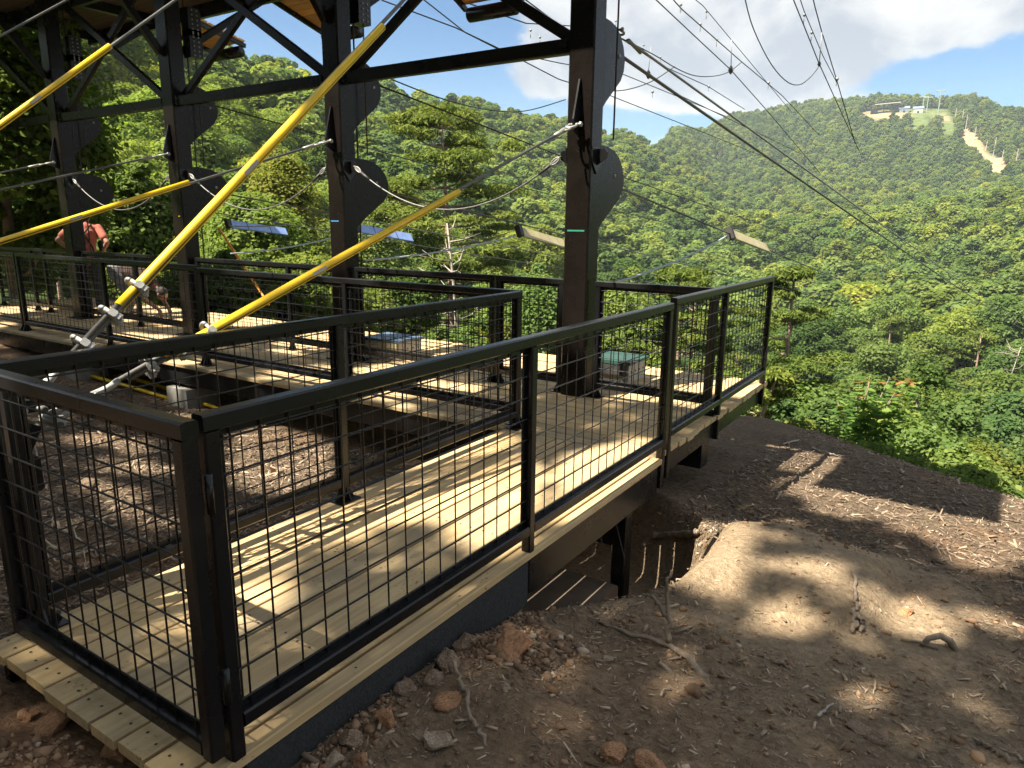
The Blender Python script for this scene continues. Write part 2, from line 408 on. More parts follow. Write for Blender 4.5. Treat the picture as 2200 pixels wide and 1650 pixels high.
def ground_mat():
    m, nt, N, L, b = newmat('mulch_and_clay_ground')
    tc = N.new('ShaderNodeTexCoord'); v = tc.outputs['Object']
    n1 = noise_node(N, L, 2.2, 6, 0.62, v); n2 = noise_node(N, L, 24.0, 6, 0.7, v, 0.5); n3 = noise_node(N, L, 90.0, 3, 0.7, v)
    mp = N.new('ShaderNodeMapping'); mp.inputs['Scale'].default_value = (1, 3.0, 1); mp.inputs['Rotation'].default_value = (0, 0, 0.6); L.new(v, mp.inputs[0])
    vo = N.new('ShaderNodeTexVoronoi'); vo.inputs['Scale'].default_value = 28.0; L.new(mp.outputs[0], vo.inputs['Vector'])
    mulch = ramp(N, L, n2.outputs[0], [(0.3, (0.045, 0.034, 0.025)), (0.5, (0.135, 0.10, 0.07)), (0.72, (0.30, 0.225, 0.15))])
    mulch = mixc(N, L, 0.5, mulch, ramp(N, L, vo.outputs['Color'], [(0.2, (0.06, 0.045, 0.033)), (0.8, (0.28, 0.21, 0.14))]))
    dirt = ramp(N, L, n2.outputs[0], [(0.28, (0.25, 0.185, 0.12)), (0.5, (0.40, 0.305, 0.20)), (0.75, (0.53, 0.42, 0.29))])
    clay = ramp(N, L, n2.outputs[0], [(0.28, (0.15, 0.08, 0.045)), (0.5, (0.30, 0.165, 0.09)), (0.75, (0.42, 0.26, 0.15))])
    at = N.new('ShaderNodeAttribute'); at.attribute_name = 'soil'
    sep = N.new('ShaderNodeSeparateColor'); L.new(at.outputs['Color'], sep.inputs[0])
    c = mixc(N, L, sep.outputs[0], mulch, dirt); c = mixc(N, L, sep.outputs[1], c, clay)
    c = mixc(N, L, 0.35, c, ramp(N, L, n1.outputs[0], [(0.3, (0.6, 0.56, 0.52)), (0.7, (1.3, 1.26, 1.2))]), 'MULTIPLY')
    c = mixc(N, L, sep.outputs[2], c, ramp(N, L, n2.outputs[0], [(0.3, (0.03, 0.045, 0.015)), (0.7, (0.09, 0.11, 0.04))]))
    L.new(c, b.inputs['Base Color']); b.inputs['Roughness'].default_value = 0.95; b.inputs['Specular IOR Level'].default_value = 0.15
    ad = N.new('ShaderNodeMath'); ad.operation = 'ADD'; L.new(n2.outputs[0], ad.inputs[0])
    m3 = N.new('ShaderNodeMath'); m3.operation = 'MULTIPLY'; m3.inputs[1].default_value = 0.35; L.new(n3.outputs[0], m3.inputs[0]); L.new(m3.outputs[0], ad.inputs[1])
    bump(N, L, b, ad.outputs[0], 1.0, 0.055)
    return m

def hill_mat():
    m, nt, N, L, b = newmat('wooded_hillside_soil')
    tc = N.new('ShaderNodeTexCoord'); n = noise_node(N, L, 0.12, 6, 0.65, tc.outputs['Object'])
    at = N.new('ShaderNodeAttribute'); at.attribute_name = 'soil'
    sep = N.new('ShaderNodeSeparateColor'); L.new(at.outputs['Color'], sep.inputs[0])
    forest = ramp(N, L, n.outputs[0], [(0.3, (0.02, 0.032, 0.012)), (0.7, (0.055, 0.075, 0.028))])
    dirt = ramp(N, L, n.outputs[0], [(0.3, (0.26, 0.18, 0.10)), (0.7, (0.38, 0.29, 0.18))])
    grass = ramp(N, L, n.outputs[0], [(0.3, (0.06, 0.09, 0.028)), (0.7, (0.13, 0.16, 0.06))])
    c = mixc(N, L, sep.outputs[1], forest, grass); c = mixc(N, L, sep.outputs[0], c, dirt)
    L.new(c, b.inputs['Base Color']); b.inputs['Roughness'].default_value = 1.0; b.inputs['Specular IOR Level'].default_value = 0.0
    return m

def leaf_mat(name, dark, mid, light, transl=0.35, huev=0.5, gloss=0.0):
    m = bpy.data.materials.new(name); m.use_nodes = True; MATS[name] = m
    nt = m.node_tree; N = nt.nodes; L = nt.links
    for n in list(N): N.remove(n)
    out = N.new('ShaderNodeOutputMaterial')
    at = N.new('ShaderNodeAttribute'); at.attribute_name = 'tint'
    oi = N.new('ShaderNodeObjectInfo')
    c = ramp(N, L, at.outputs['Fac'], [(0.05, dark), (0.5, mid), (0.95, light)])
    t = ramp(N, L, oi.outputs['Random'], [(0.0, (0.66, 0.80, 0.85)), (0.3, (0.85, 0.92, 0.82)), (0.55, (1.0, 1.0, 0.9)), (0.8, (1.18, 1.08, 0.72)), (1.0, (1.32, 1.12, 0.62))])
    c = mixc(N, L, huev, c, mixc(N, L, 1.0, c, t, 'MULTIPLY'))
    ln = noise_node(N, L, 0.011, 4, 0.6, oi.outputs['Location'])
    c = mixc(N, L, 1.0, c, ramp(N, L, ln.outputs[0], [(0.30, (0.62, 0.74, 0.82)), (0.5, (1.0, 1.0, 1.0)), (0.70, (1.28, 1.16, 0.86))]), 'MULTIPLY')
    d = N.new('ShaderNodeBsdfDiffuse'); L.new(c, d.inputs[0])
    tr = N.new('ShaderNodeBsdfTranslucent'); L.new(mixc(N, L, 1.0, c, (1.25, 1.3, 0.55), 'MULTIPLY'), tr.inputs[0])
    g = N.new('ShaderNodeBsdfGlossy'); g.inputs['Roughness'].default_value = 0.42; g.inputs[0].default_value = (0.8, 0.85, 0.8, 1)
    m1 = N.new('ShaderNodeMixShader'); m1.inputs[0].default_value = transl; L.new(d.outputs[0], m1.inputs[1]); L.new(tr.outputs[0], m1.inputs[2])
    m2 = N.new('ShaderNodeMixShader'); m2.inputs[0].default_value = gloss; L.new(m1.outputs[0], m2.inputs[1]); L.new(g.outputs[0], m2.inputs[2])
    L.new(m2.outputs[0], out.inputs[0])
    return m

STEEL = steel_mat('black_painted_steel', (0.0045, 0.0047, 0.0055), (0.0085, 0.0088, 0.0098), (0.018, 0.0175, 0.0175), 0.34)
STEEL_C = steel_mat('brown_black_painted_steel', (0.0045, 0.0036, 0.0033), (0.0085, 0.0066, 0.0058), (0.02, 0.0155, 0.0125), 0.20)
GALV = simple('galvanized_steel', (0.27, 0.275, 0.265), 0.55, 0.45, 0.2, 30)
CABLE = simple('steel_cable', (0.13, 0.13, 0.125), 0.5, 0.5, 0.3, 60)
DARKCABLE = simple('dark_cable', (0.045, 0.045, 0.045), 0.55, 0.3, 0.2, 60)
ROPE = simple('pale_blue_rope', (0.30, 0.36, 0.40), 0.8, 0.0, 0.25, 120)
YELLOW = simple('yellow_plastic', (0.72, 0.47, 0.012), 0.42, 0.0, 0.10, 9)
ROUGHBEAM = simple('rough_dark_beam', (0.022, 0.023, 0.025), 0.9, 0.0, 0.5, 90, 0.6)
YELLOW_IN = simple('shaded_slot', (0.06, 0.05, 0.04), 0.8)
ORANGE = simple('orange_plastic', (0.72, 0.30, 0.02), 0.45, 0.0, 0.10, 9)
WOOD = wood_mat('treated_pine', (0.34, 0.243, 0.128), (0.485, 0.365, 0.20), (0.58, 0.455, 0.27))
WOOD_UP = wood_mat('brown_decking', (0.46, 0.25, 0.085), (0.60, 0.35, 0.13), (0.70, 0.44, 0.18), 0.1, False)
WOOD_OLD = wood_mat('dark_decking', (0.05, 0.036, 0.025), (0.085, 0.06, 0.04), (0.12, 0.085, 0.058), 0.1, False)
GROUND = ground_mat(); HILL = hill_mat()
CONC = simple('concrete', (0.19, 0.185, 0.165), 0.9, 0.0, 0.2, 14, 0.3)
DIRTYCONC = simple('dirty_concrete', (0.10, 0.078, 0.056), 0.95, 0.0, 0.3, 6, 0.4)
BARK = simple('grey_bark', (0.17, 0.135, 0.105), 0.95, 0, 0.4, 5, 0.6)
PBARK = simple('pine_bark', (0.25, 0.175, 0.13), 0.95, 0, 0.4, 5, 0.6)
DEADW = simple('bleached_dead_wood', (0.33, 0.29, 0.24), 0.9, 0, 0.3, 8, 0.4)
STICK = simple('weathered_stick', (0.22, 0.17, 0.125), 0.9, 0, 0.35, 20, 0.5)
PALEROOT = simple('pale_root', (0.42, 0.34, 0.24), 0.9, 0, 0.3, 20, 0.4)
ROCK = simple('grey_brown_rock', (0.21, 0.15, 0.10), 0.95, 0, 0.5, 6, 0.9)
CLOD = simple('orange_clay_clod', (0.33, 0.175, 0.09), 1.0, 0, 0.45, 7, 0.9)
PALE_ROCK = simple('pale_rock', (0.33, 0.255, 0.18), 0.95, 0, 0.45, 6, 0.9)
SALMON = simple('salmon_shirt', (0.36, 0.105, 0.07), 0.85, 0, 0.15, 14, 0.3)
SKIN = simple('skin', (0.30, 0.15, 0.10), 0.6, 0, 0.08, 10)
DKCLOTH = simple('dark_trousers', (0.022, 0.022, 0.028), 0.9, 0, 0.2, 20)
GREYCLOTH = simple('light_grey_trousers', (0.20, 0.20, 0.205), 0.9, 0, 0.25, 10)
BROWNCLOTH = simple('brown_shirt', (0.05, 0.03, 0.026), 0.9, 0, 0.15, 10)
STRAP = simple('black_webbing', (0.012, 0.012, 0.012), 0.8)
HAIR = simple('dark_hair', (0.022, 0.014, 0.010), 0.6)
BOOT = simple('brown_boots', (0.16, 0.08, 0.045), 0.7)
GREENP = simple('green_plastic', (0.018, 0.06, 0.046), 0.5)
BLUEP = simple('pale_blue_plastic', (0.085, 0.13, 0.20), 0.4)
BLUEBRAKE = simple('blue_brake_cover', (0.22, 0.34, 0.66), 0.4)
TAN = simple('tan_panel', (0.46, 0.40, 0.22), 0.6, 0, 0.15, 5)
WHITEP = simple('white_panel', (0.36, 0.34, 0.29), 0.6)
REDP = simple('red_mesh', (0.62, 0.045, 0.05), 0.7)
REDPAINT = simple('faded_red_paint', (0.36, 0.07, 0.055), 0.7)
BLUETAPE = simple('blue_tape', (0.03, 0.16, 0.36), 0.6)
GREENTAPE = simple('green_tape', (0.01, 0.17, 0.11), 0.6)
YELTAPE = simple('yellow_tape', (0.45, 0.29, 0.02), 0.5)
BLACKP = simple('black_rubber', (0.02, 0.02, 0.02), 0.6)
ROOFBLUE = simple('slate_blue_roof', (0.13, 0.17, 0.22), 0.7)
LIFTGREEN = simple('lift_tower_green', (0.20, 0.26, 0.22), 0.6)
LEAF = leaf_mat('broadleaf_foliage', (0.062, 0.098, 0.032), (0.122, 0.178, 0.060), (0.205, 0.255, 0.092), 0.45, 0.75)
LEAF_NEAR = leaf_mat('bright_broadleaf_foliage', (0.085, 0.130, 0.035), (0.17, 0.235, 0.068), (0.28, 0.325, 0.115), 0.48, 0.7)
LEAF_DARK = leaf_mat('dark_and_shaded_foliage', (0.040, 0.070, 0.020), (0.085, 0.132, 0.036), (0.15, 0.195, 0.055), 0.42, 0.5)  # dark green; shade of the far left tree is also put into this colour
LEAF_YEL = leaf_mat('yellowing_foliage', (0.08, 0.105, 0.022), (0.17, 0.195, 0.042), (0.28, 0.25, 0.075), 0.42, 0.3)
LEAF_RED = leaf_mat('reddening_foliage', (0.10, 0.085, 0.03), (0.24, 0.13, 0.05), (0.36, 0.17, 0.07), 0.35, 0.2)
NEEDLE = leaf_mat('pine_needles', (0.055, 0.085, 0.022), (0.115, 0.155, 0.036), (0.20, 0.22, 0.055), 0.25, 0.3)
SAPLING = leaf_mat('sapling_leaves', (0.07, 0.14, 0.035), (0.14, 0.24, 0.06), (0.25, 0.34, 0.08), 0.45, 0.2)
CHIPS = None
def chip_mat():
    m, nt, N, L, b = newmat('wood_chips')
    at = N.new('ShaderNodeAttribute'); at.attribute_name = 'tint'
    L.new(ramp(N, L, at.outputs['Fac'], [(0.0, (0.07, 0.053, 0.04)), (0.4, (0.19, 0.142, 0.102)), (0.75, (0.34, 0.262, 0.185)), (1.0, (0.52, 0.43, 0.32))]), b.inputs['Base Color'])
    b.inputs['Roughness'].default_value = 0.9; b.inputs['Specular IOR Level'].default_value = 0.2
    return m
CHIPS = chip_mat()

# ================================================================== GROUND
def near_ground():
    xs = np.concatenate([np.arange(-16, -5, 0.25), np.arange(-5, 1.8, 0.045), np.arange(1.8, 8.01, 0.25)])
    ys = np.concatenate([np.arange(-8, 0.3, 0.25), np.arange(0.3, 8.0, 0.045), np.arange(8.0, 15.01, 0.25)])
    X, Y = np.meshgrid(xs, ys); Z = height(X, Y)
    ny, nx = X.shape; idx = np.arange(nx*ny).reshape(ny, nx)
    F = np.stack([idx[:-1, :-1], idx[:-1, 1:], idx[1:, 1:], idx[1:, :-1]], -1).reshape(-1, 4)
    nz = fbm(X*1.3, Y*1.3, 4)
    dirt = np.maximum(sstep(1.15, 0.7, np.sqrt(((X+0.5)/0.95)**2+((Y-4.0)/0.95)**2)+nz*0.7), 0.55*sstep(1.25, 0.6, np.sqrt(((X+0.1)/1.5)**2+((Y-3.3)/1.5)**2)+nz*1.2))
    dirt = np.maximum(dirt, 0.5*sstep(1.2, 0.6, np.sqrt(((X+1.2)/0.9)**2+((Y-2.0)/1.2)**2)+nz))
    dirt = np.maximum(dirt, 0.6*sstep(1.2, 0.7, np.sqrt(((X+2.2)/1.5)**2+((Y-4.0)/1.3)**2)))
    clay = sstep(1.2, 0.5, np.sqrt(((X+2.3)/1.6)**2+((Y-0.55)/0.55)**2)+nz)*0.75
    clay = np.maximum(clay, 0.6*sstep(1.1, 0.4, np.sqrt(((X+3.6)/0.7)**2+((Y-1.7)/0.8)**2)+nz))
    clay = np.maximum(clay, 0.30*sstep(1.15, 0.3, np.sqrt(((X+1.1)/0.8)**2+((Y-2.0)/1.0)**2)+nz*1.6))
    clay = np.maximum(clay, 0.35*sstep(0.12, 0.3, fbm(X*0.9+30, Y*0.9, 3)))
    s = Y-np.interp(X, _CX, _CY)
    green = sstep(1.0, 3.5, s+nz*2)
    me = mesh_np('ground', np.stack([X, Y, Z], -1).reshape(-1, 3), F, mat=GROUND, smooth=True,
                 attrs={'soil': ('POINT', np.stack([dirt, clay, green], -1).reshape(-1, 3))})
    struct(link('ground', me))
near_ground()

CLEAR_AZ, CLEAR_EL = azel(1935, 245)
def ground_at_el(az, el, r0=500, r1=1300):
    r = np.linspace(r0, r1, 400); a = R(az); X = r*math.sin(a); Y = r*math.cos(a); Z = height(X, Y)
    e = np.degrees(np.arctan2(Z-CAM_H, r)); k = np.argmax(e >= el)
    if e[k] < el: k = int(np.argmax(e))
    return float(r[k])
CLEAR_R = ground_at_el(*azel(1935, 240))
print('clearing at', CLEAR_R)
def scar_masks(X, Y):
    """bare earth and mown grass on the far summit and down the lift line"""
    az = np.degrees(np.arctan2(X, Y)); r = np.hypot(X, Y); n = fbm(X/25.0, Y/25.0, 3)
    e = np.degrees(np.arctan2(height(X, Y)+0-CAM_H, r))
    def near(px, py, sx, sy):
        a, b = azel(px, py); return np.sqrt(((az-a)/sx)**2+((e-b)/sy)**2)
    far = sstep(650, 760, r)*(1-sstep(CLEAR_R+12, CLEAR_R+36, r))
    dirt = sstep(1.2, 0.8, near(1895, 246, 1.5, 0.26)+n*0.7)
    dirt = np.maximum(dirt, sstep(1.2, 0.8, near(2030, 258, 0.8, 0.20)+n))
    for px, py, sx in ((2072, 290, .28), (2088, 308, .34), (2104, 326, .4), (2125, 345, .36), (2143, 362, .32), (2160, 380, .25)):
        dirt = np.maximum(dirt, sstep(1.2, 0.8, near(px, py, sx, 0.45)+n))
    grass = sstep(1.2, 0.8, near(1965, 244, 2.2, 0.36)+n*0.6)
    grass = np.maximum(grass, sstep(1.2, 0.8, near(1975, 268, 0.6, 0.5)+n*0.6))
    grass = np.maximum(grass, sstep(1.2, 0.8, near(2035, 272, 0.5, 0.6)+n*0.6))
    return dirt*far, grass*far

def hillside():
    az = np.radians(np.concatenate([np.arange(-110, 30, 0.45), np.arange(30, 250, 2.5)]))
    r = np.exp(np.linspace(math.log(12.5), math.log(1700), 170))
    A, Q = np.meshgrid(az, r); X = Q*np.sin(A); Y = Q*np.cos(A)
    Z = height(X, Y)-0.6*(1-sstep(15, 23, Q))
    nr, na = X.shape; idx = np.arange(nr*na).reshape(nr, na); nxt = np.roll(idx, -1, 1)
    F = np.stack([idx[:-1], nxt[:-1], nxt[1:], idx[1:]], -1).reshape(-1, 4)[:, ::-1]
    d, g = scar_masks(X, Y)
    me = mesh_np('hillside', np.stack([X, Y, Z], -1).reshape(-1, 3), F, mat=HILL, smooth=True,
                 attrs={'soil': ('POINT', np.stack([d, g, d*0], -1).reshape(-1, 3))})
    struct(link('hillside', me))
hillside()

# ================================================================== DECKS
BOARD_CACHE = {}
def board_mesh(L_, w=0.14, t=0.038, mat=None):
    k = (round(L_, 3), w, t, mat.name)
    if k not in BOARD_CACHE:
        BOARD_CACHE[k] = MB().bar((0, 0, 0), (L_, 0, 0), w, t, (0, 0, 1), 0.004).mesh('plank', mat)
    return BOARD_CACHE[k]
def board(parent, x, y, z, L_, along='x', w=0.14, t=0.038, mat=None, name='plank', tilt=0.0):
    """centre line starts at (x,y), top at z"""
    o = link(name, board_mesh(L_, w, t, mat or WOOD), parent)
    o.location = (x-parent.location.x, y-parent.location.y, z-t/2-parent.location.z)
    o.rotation_euler = (tilt, 0, math.pi/2 if along == 'y' else 0)
    return o
DECK_R = -1.664
walk = thing('walkway_deck', 'pale timber walkway of long boards leading from the mesh gate to the platform', 'walkway', (-2.3, 2.7, 0))
for k in range(9):
    xl = -2.950+0.152*k
    w = 0.136
    if k == 8: w = DECK_R-(xl+0.0)
    jit = random.uniform(-0.008, 0.008)
    if w > 0.03: board(walk, xl+w/2, 0.925+jit, random.uniform(-0.001, 0.001), 4.445-0.925, 'y', round(w, 3))
# screws, steel channels and legs of the walkway
sc = MB()
for k in range(9):
    xl = -2.950+0.152*k
    for yy in (0.985, 1.6, 2.2, 2.8, 3.4, 4.0, 4.39):
        for dx in (0.035, 0.105):
            if xl+dx > DECK_R-0.01: continue
            cx, cy = xl+dx+random.uniform(-.006, .006), yy+random.uniform(-.012, .012)
            sc.add([(cx+0.0055*math.cos(a), cy+0.0055*math.sin(a), 0.0022) for a in np.arange(0, 6.28, 1.05)], [(0, 1, 2, 3, 4, 5)])
o = wpart(sc, 'screw_heads', DARKCABLE, walk); o['kind'] = 'stuff'
m = MB().cbox((-1.725, 0.96, -0.27), (-1.668, 2.72, -0.042), 0.004); wpart(m, 'abutment_beam', ROUGHBEAM, walk)
m = MB().cbox((-1.735, 2.79, -0.245), (-1.685, 4.43, -0.042), 0.004); wpart(m, 'edge_beam', STEEL, walk)
m = MB().cbox((-2.93, 0.96, -0.26), (-2.88, 4.43, -0.042), 0.004); wpart(m, 'edge_beam', STEEL, walk)
for yy in (1.5, 2.75, 3.95):
    m = MB().cbox((-2.878, yy, -0.20), (-1.727, yy+0.05, -0.042), 0.003); wpart(m, 'cross_joist', STEEL, walk)
for xx in (-1.77, -2.84):
    m = MB().cbox((xx-0.05, 4.02, -1.30), (xx+0.05, 4.12, -0.262), 0.006); wpart(m, 'leg', STEEL, walk)
m = MB().cbox((-2.80, 4.03, -0.52), (-1.82, 4.09, -0.42), 0.004); wpart(m, 'leg_tie', STEEL, walk)

DECK_L, DECK_F, DECK_B = -15.2, 4.455, 7.45
main = thing('platform_deck', 'long pale timber platform floor under the black steel columns', 'deck', (-6, 6, 0))
pitch = 0.1493; nb = int((DECK_B-DECK_F)/pitch)
COLS_X = (-12.05, -9.05, -6.05, -3.05)
def hits_col(y):  return 5.69-0.08 < y < 5.90+0.08
for j in range(nb):
    y = DECK_F+0.07+j*pitch
    xr = -1.702+random.uniform(-0.012, 0.012)
    # butt joints alternate between joists
    cuts = [DECK_L]+[x+(1.2 if j % 2 else 0)+random.choice((0, -0.6)) for x in (-11.2, -6.5)]+[xr]
    for a, b in zip(cuts[:-1], cuts[1:]):
        board(main, a, y, random.uniform(-0.0012, 0.0012), (b-a)-0.004, 'x', 0.135)
sc = MB()
for j in range(nb):
    y = DECK_F+0.07+j*pitch
    for xx in np.arange(-1.78, -8, -0.6):
        for dy in (-0.035, 0.035):
            cx, cy = xx+random.uniform(-.01, .01), y+dy+random.uniform(-.006, .006)
            sc.add([(cx+0.0055*math.cos(a), cy+0.0055*math.sin(a), 0.0022) for a in np.arange(0, 6.28, 1.05)], [(0, 1, 2, 3, 4, 5)])
o = wpart(sc, 'screw_heads', DARKCABLE, main); o['kind'] = 'stuff'
for yy in (4.50, 5.95, 7.36):
    m = MB().cbox((DECK_L+.1, yy, -0.24), (-1.80, yy+0.05, -0.042), 0.004); wpart(m, 'floor_beam', STEEL, main)
m = MB().cbox((-1.79, 4.47, -0.20), (-1.74, 7.42, -0.042), 0.004); wpart(m, 'edge_beam', STEEL, main)
m = MB().cbox((-2.30, 5.72, -0.47), (-1.795, 5.90, -0.245), 0.004); wpart(m, 'beam_end', STEEL, main)
for xx in COLS_X:
    m = MB().cbox((xx-0.06, 4.53, -0.36), (xx+0.06, 7.36, -0.245), 0.004); wpart(m, 'cross_beam', STEEL, main)

# ================================================================== RAILINGS
WV = {}
def wire_mesh_data(length, vertical):
    k = (round(length, 3), vertical)
    if k not in WV:
        q = (0, 0, length) if vertical else (length, 0, 0)
        WV[k] = MB().tube([(0, 0, 0), q], 0.0034, 6, False).mesh('wire', STEEL, True)
    return WV[k]
def rail_panel(name, label, p0, p1, posts, foot, top=1.067, bot=0.088, wires='each', group=None, cat='railing', double=(), endcaps=(True, True)):
    p0 = np.array(p0, float); p1 = np.array(p1, float); d = p1-p0; Ln = float(np.hypot(d[0], d[1])); rz = math.atan2(d[1], d[0])
    t = thing(name, label, cat, (p0[0], p0[1], 0), group, rz)
    T = 0.0508; h = T/2
    # top and bottom rails run between the posts' outer faces; posts butt underneath the top rail
    MB().bar((-h, 0, top-h), (Ln+h, 0, top-h), T, T, (0, 0, 1), 0.006).build('top_rail', STEEL, t)
    for a, b in zip(posts[:-1], posts[1:]):
        MB().bar((a+h, 0, bot+h), (b-h, 0, bot+h), T, T, (0, 0, 1), 0.006).build('bottom_rail', STEEL, t)
    for s in posts:
        zb = {'fascia': -0.215, 'plate': 0.004, 'none': bot}[foot]
        po = MB().bar((s, 0, zb), (s, 0, top-T), T-0.001, T-0.001, (1, 0, 0), 0.006).build('post', STEEL, t)
        if foot == 'plate':
            f = MB().box((s-0.075, -0.06, 0.001), (s+0.075, 0.06, 0.009))
            for sg in (-1, 1):
                f.plate([(s+sg*0.0255, 0, 0.009), (s+sg*0.072, 0, 0.009), (s+sg*0.0255, 0, 0.085)], 0.008, (0, 1, 0))
                f.plate([(s, sg*0.0255, 0.009), (s, sg*0.058, 0.009), (s, sg*0.0255, 0.085)], 0.008, (1, 0, 0))
            f.build('foot', STEEL, po)
    for a, b in zip(posts[:-1], posts[1:]):
        x0, x1, z0, z1 = a+h, b-h, bot+T, top-T
        lip = 0.024
        fr = MB()
        fr.box((x0, 0.006, z0), (x0+lip, 0.011, z1)); fr.box((x1-lip, 0.006, z0), (x1, 0.011, z1))
        fr.box((x0+lip, 0.006, z0), (x1-lip, 0.011, z0+lip)); fr.box((x0+lip, 0.006, z1-lip), (x1-lip, 0.011, z1))
        fr.box((x0, 0.011, z0), (x0+0.004, 0.024, z1)); fr.box((x1-0.004, 0.011, z0), (x1, 0.024, z1))
        fr.box((x0+0.004, 0.011, z0), (x1-0.004, 0.024, z0+0.004)); fr.box((x0+0.004, 0.011, z1-0.004), (x1-0.004, 0.024, z1))
        fr.build('mesh_frame', STEEL, t)
        nv = int((x1-x0-0.02)/0.1016); ox = x0+((x1-x0)-nv*0.1016)/2
        nh = int((z1-z0-0.02)/0.1016); oz = z0+((z1-z0)-nh*0.1016)/2
        if wires == 'each':
            for i in range(nv+1):
                o = link('wire', wire_mesh_data(z1-z0-0.01, True), t); o.location = (ox+i*0.1016, 0.0, z0+0.005)
            for i in range(nh+1):
                o = link('wire', wire_mesh_data(x1-x0-0.01, False), t); o.location = (x0+0.005, -0.0055, oz+i*0.1016)
        else:
            wm = MB()
            for i in range(nv+1): wm.tube([(ox+i*0.1016, 0, z0+0.005), (ox+i*0.1016, 0, z1-0.005)], 0.0034, 5, False)
            for i in range(nh+1): wm.tube([(x0+0.005, -0.0055, oz+i*0.1016), (x1-0.005, -0.0055, oz+i*0.1016)], 0.0034, 5, False)
            wm.build('wire_mesh', STEEL, t, True)
    return t

RX = -1.6895
r1 = rail_panel('mesh_railing', 'long black mesh railing down the near right side of the walkway', (RX, 1.09, 0), (RX, 4.475, 0), [0, 1.66, 3.385], 'fascia', group='black mesh railings')
gate = rail_panel('mesh_gate', 'closed black mesh gate across the near end of the walkway', (-2.845, 1.012, 0), (-1.668, 1.012, 0), [0, 1.177], 'none', top=1.067, bot=0.062, cat='gate')
for z in (0.28, 0.86):
    MB().tube([(1.208, 0.036, z-0.055), (1.208, 0.036, z+0.055)], 0.011, 10).build('hinge', STEEL, gate, True)
l1 = rail_panel('mesh_railing', 'black mesh railing down the far left side of the walkway, standing on small feet', (-2.905, 1.10, 0), (-2.905, 4.515, 0), [0, 1.60, 3.415], 'plate', group='black mesh railings')
r2 = rail_panel('mesh_railing', 'black mesh railing at the far right end of the platform above the mulch slope', (-1.728, 4.685, 0), (-1.728, 7.32, 0), [0, 1.16, 2.635], 'fascia', top=1.083, group='black mesh railings')
f1 = rail_panel('mesh_railing', 'black mesh railing on the platform front edge, joining the walkway corner', (-7.00, 4.60, 0), (-2.95, 4.60, 0), [0, 2.18, 4.05], 'plate', group='black mesh railings')
f2 = rail_panel('mesh_railing', 'black mesh railing on the platform front edge, behind the yellow guy sleeves at left', (-11.25, 4.62, 0), (-7.08, 4.62, 0), [0, 2.22, 4.17], 'plate', wires='one', top=1.09, group='black mesh railings')
f3 = rail_panel('mesh_railing', 'leftmost black mesh railing on the front edge of the platform', (-15.1, 4.62, 0), (-11.33, 4.62, 0), [0, 1.9, 3.77], 'plate', wires='one', top=1.09, group='black mesh railings')
BY = 5.80
b0 = rail_panel('mesh_railing', 'short black mesh railing between the rightmost column and the right end railing', (-2.86, BY, 0), (-1.80, BY, 0), [0, 1.06], 'plate', group='black mesh railings')
b1 = rail_panel('mesh_railing', 'narrow black mesh panel just left of the rightmost column', (-3.94, BY, 0), (-3.235, BY, 0), [0, 0.705], 'plate', group='black mesh railings')
b2 = rail_panel('mesh_railing', 'long black mesh railing along the back, right of the second column from the right', (-5.87, BY, 0), (-4.015, BY, 0), [0, 1.855], 'plate', wires='one', group='black mesh railings')
b3 = rail_panel('mesh_railing', 'black mesh railing along the back between the two middle columns', (-8.86, BY, 0), (-6.24, BY, 0), [0, 1.82, 2.62], 'plate', wires='one', group='black mesh railings')
b4 = rail_panel('mesh_railing', 'black mesh railing along the back in front of the person in the salmon shirt', (-11.86, BY, 0), (-9.24, BY, 0), [0, 1.45, 2.62], 'plate', wires='one', group='black mesh railings')
b5 = rail_panel('mesh_railing', 'black mesh railing along the back at the far left, beyond the leftmost column', (-14.9, BY, 0), (-12.24, BY, 0), [0, 1.3, 1.75, 2.66], 'plate', wires='one', group='black mesh railings')

# ================================================================== STEEL TOWER
CW, CDP = 0.243, 0.21          # column width (x) and depth (y)
CY0 = 5.69
def fin_poly(x, dz):
    k = 0.88 if dz == 0 else 0.74; y0 = CY0+CDP+0.001
    return [(q[0], y0+(q[1]-y0)*k, q[2]) for q in [(x, CY0+CDP+0.001, 2.25+dz), (x, 6.10, 2.245+dz), (x, 6.24, 2.225+dz), (x, 6.37, 2.175+dz), (x, 6.47, 2.085+dz), (x, 6.52, 1.98+dz), (x, 6.50, 1.89+dz), (x, 6.42, 1.80+dz), (x, 6.04, 1.585+dz), (x, CY0+CDP+0.001, 1.49+dz)]]
ORD = ('leftmost', 'second from left', 'third from left', 'rightmost')
TAPES = {1: YELTAPE, 2: BLUETAPE, 3: GREENTAPE}
TAPE_Z = {1: 1.60, 2: 1.56, 3: 1.50}
NAMES = ('tall black steel column, leftmost of the four, beside the person in salmon',
         'tall black steel column with a dab of yellow tape, second from the left',
         'tall black steel column with a dab of blue tape, third from the left',
         'tall black steel column with a strip of green tape, rightmost of the four')
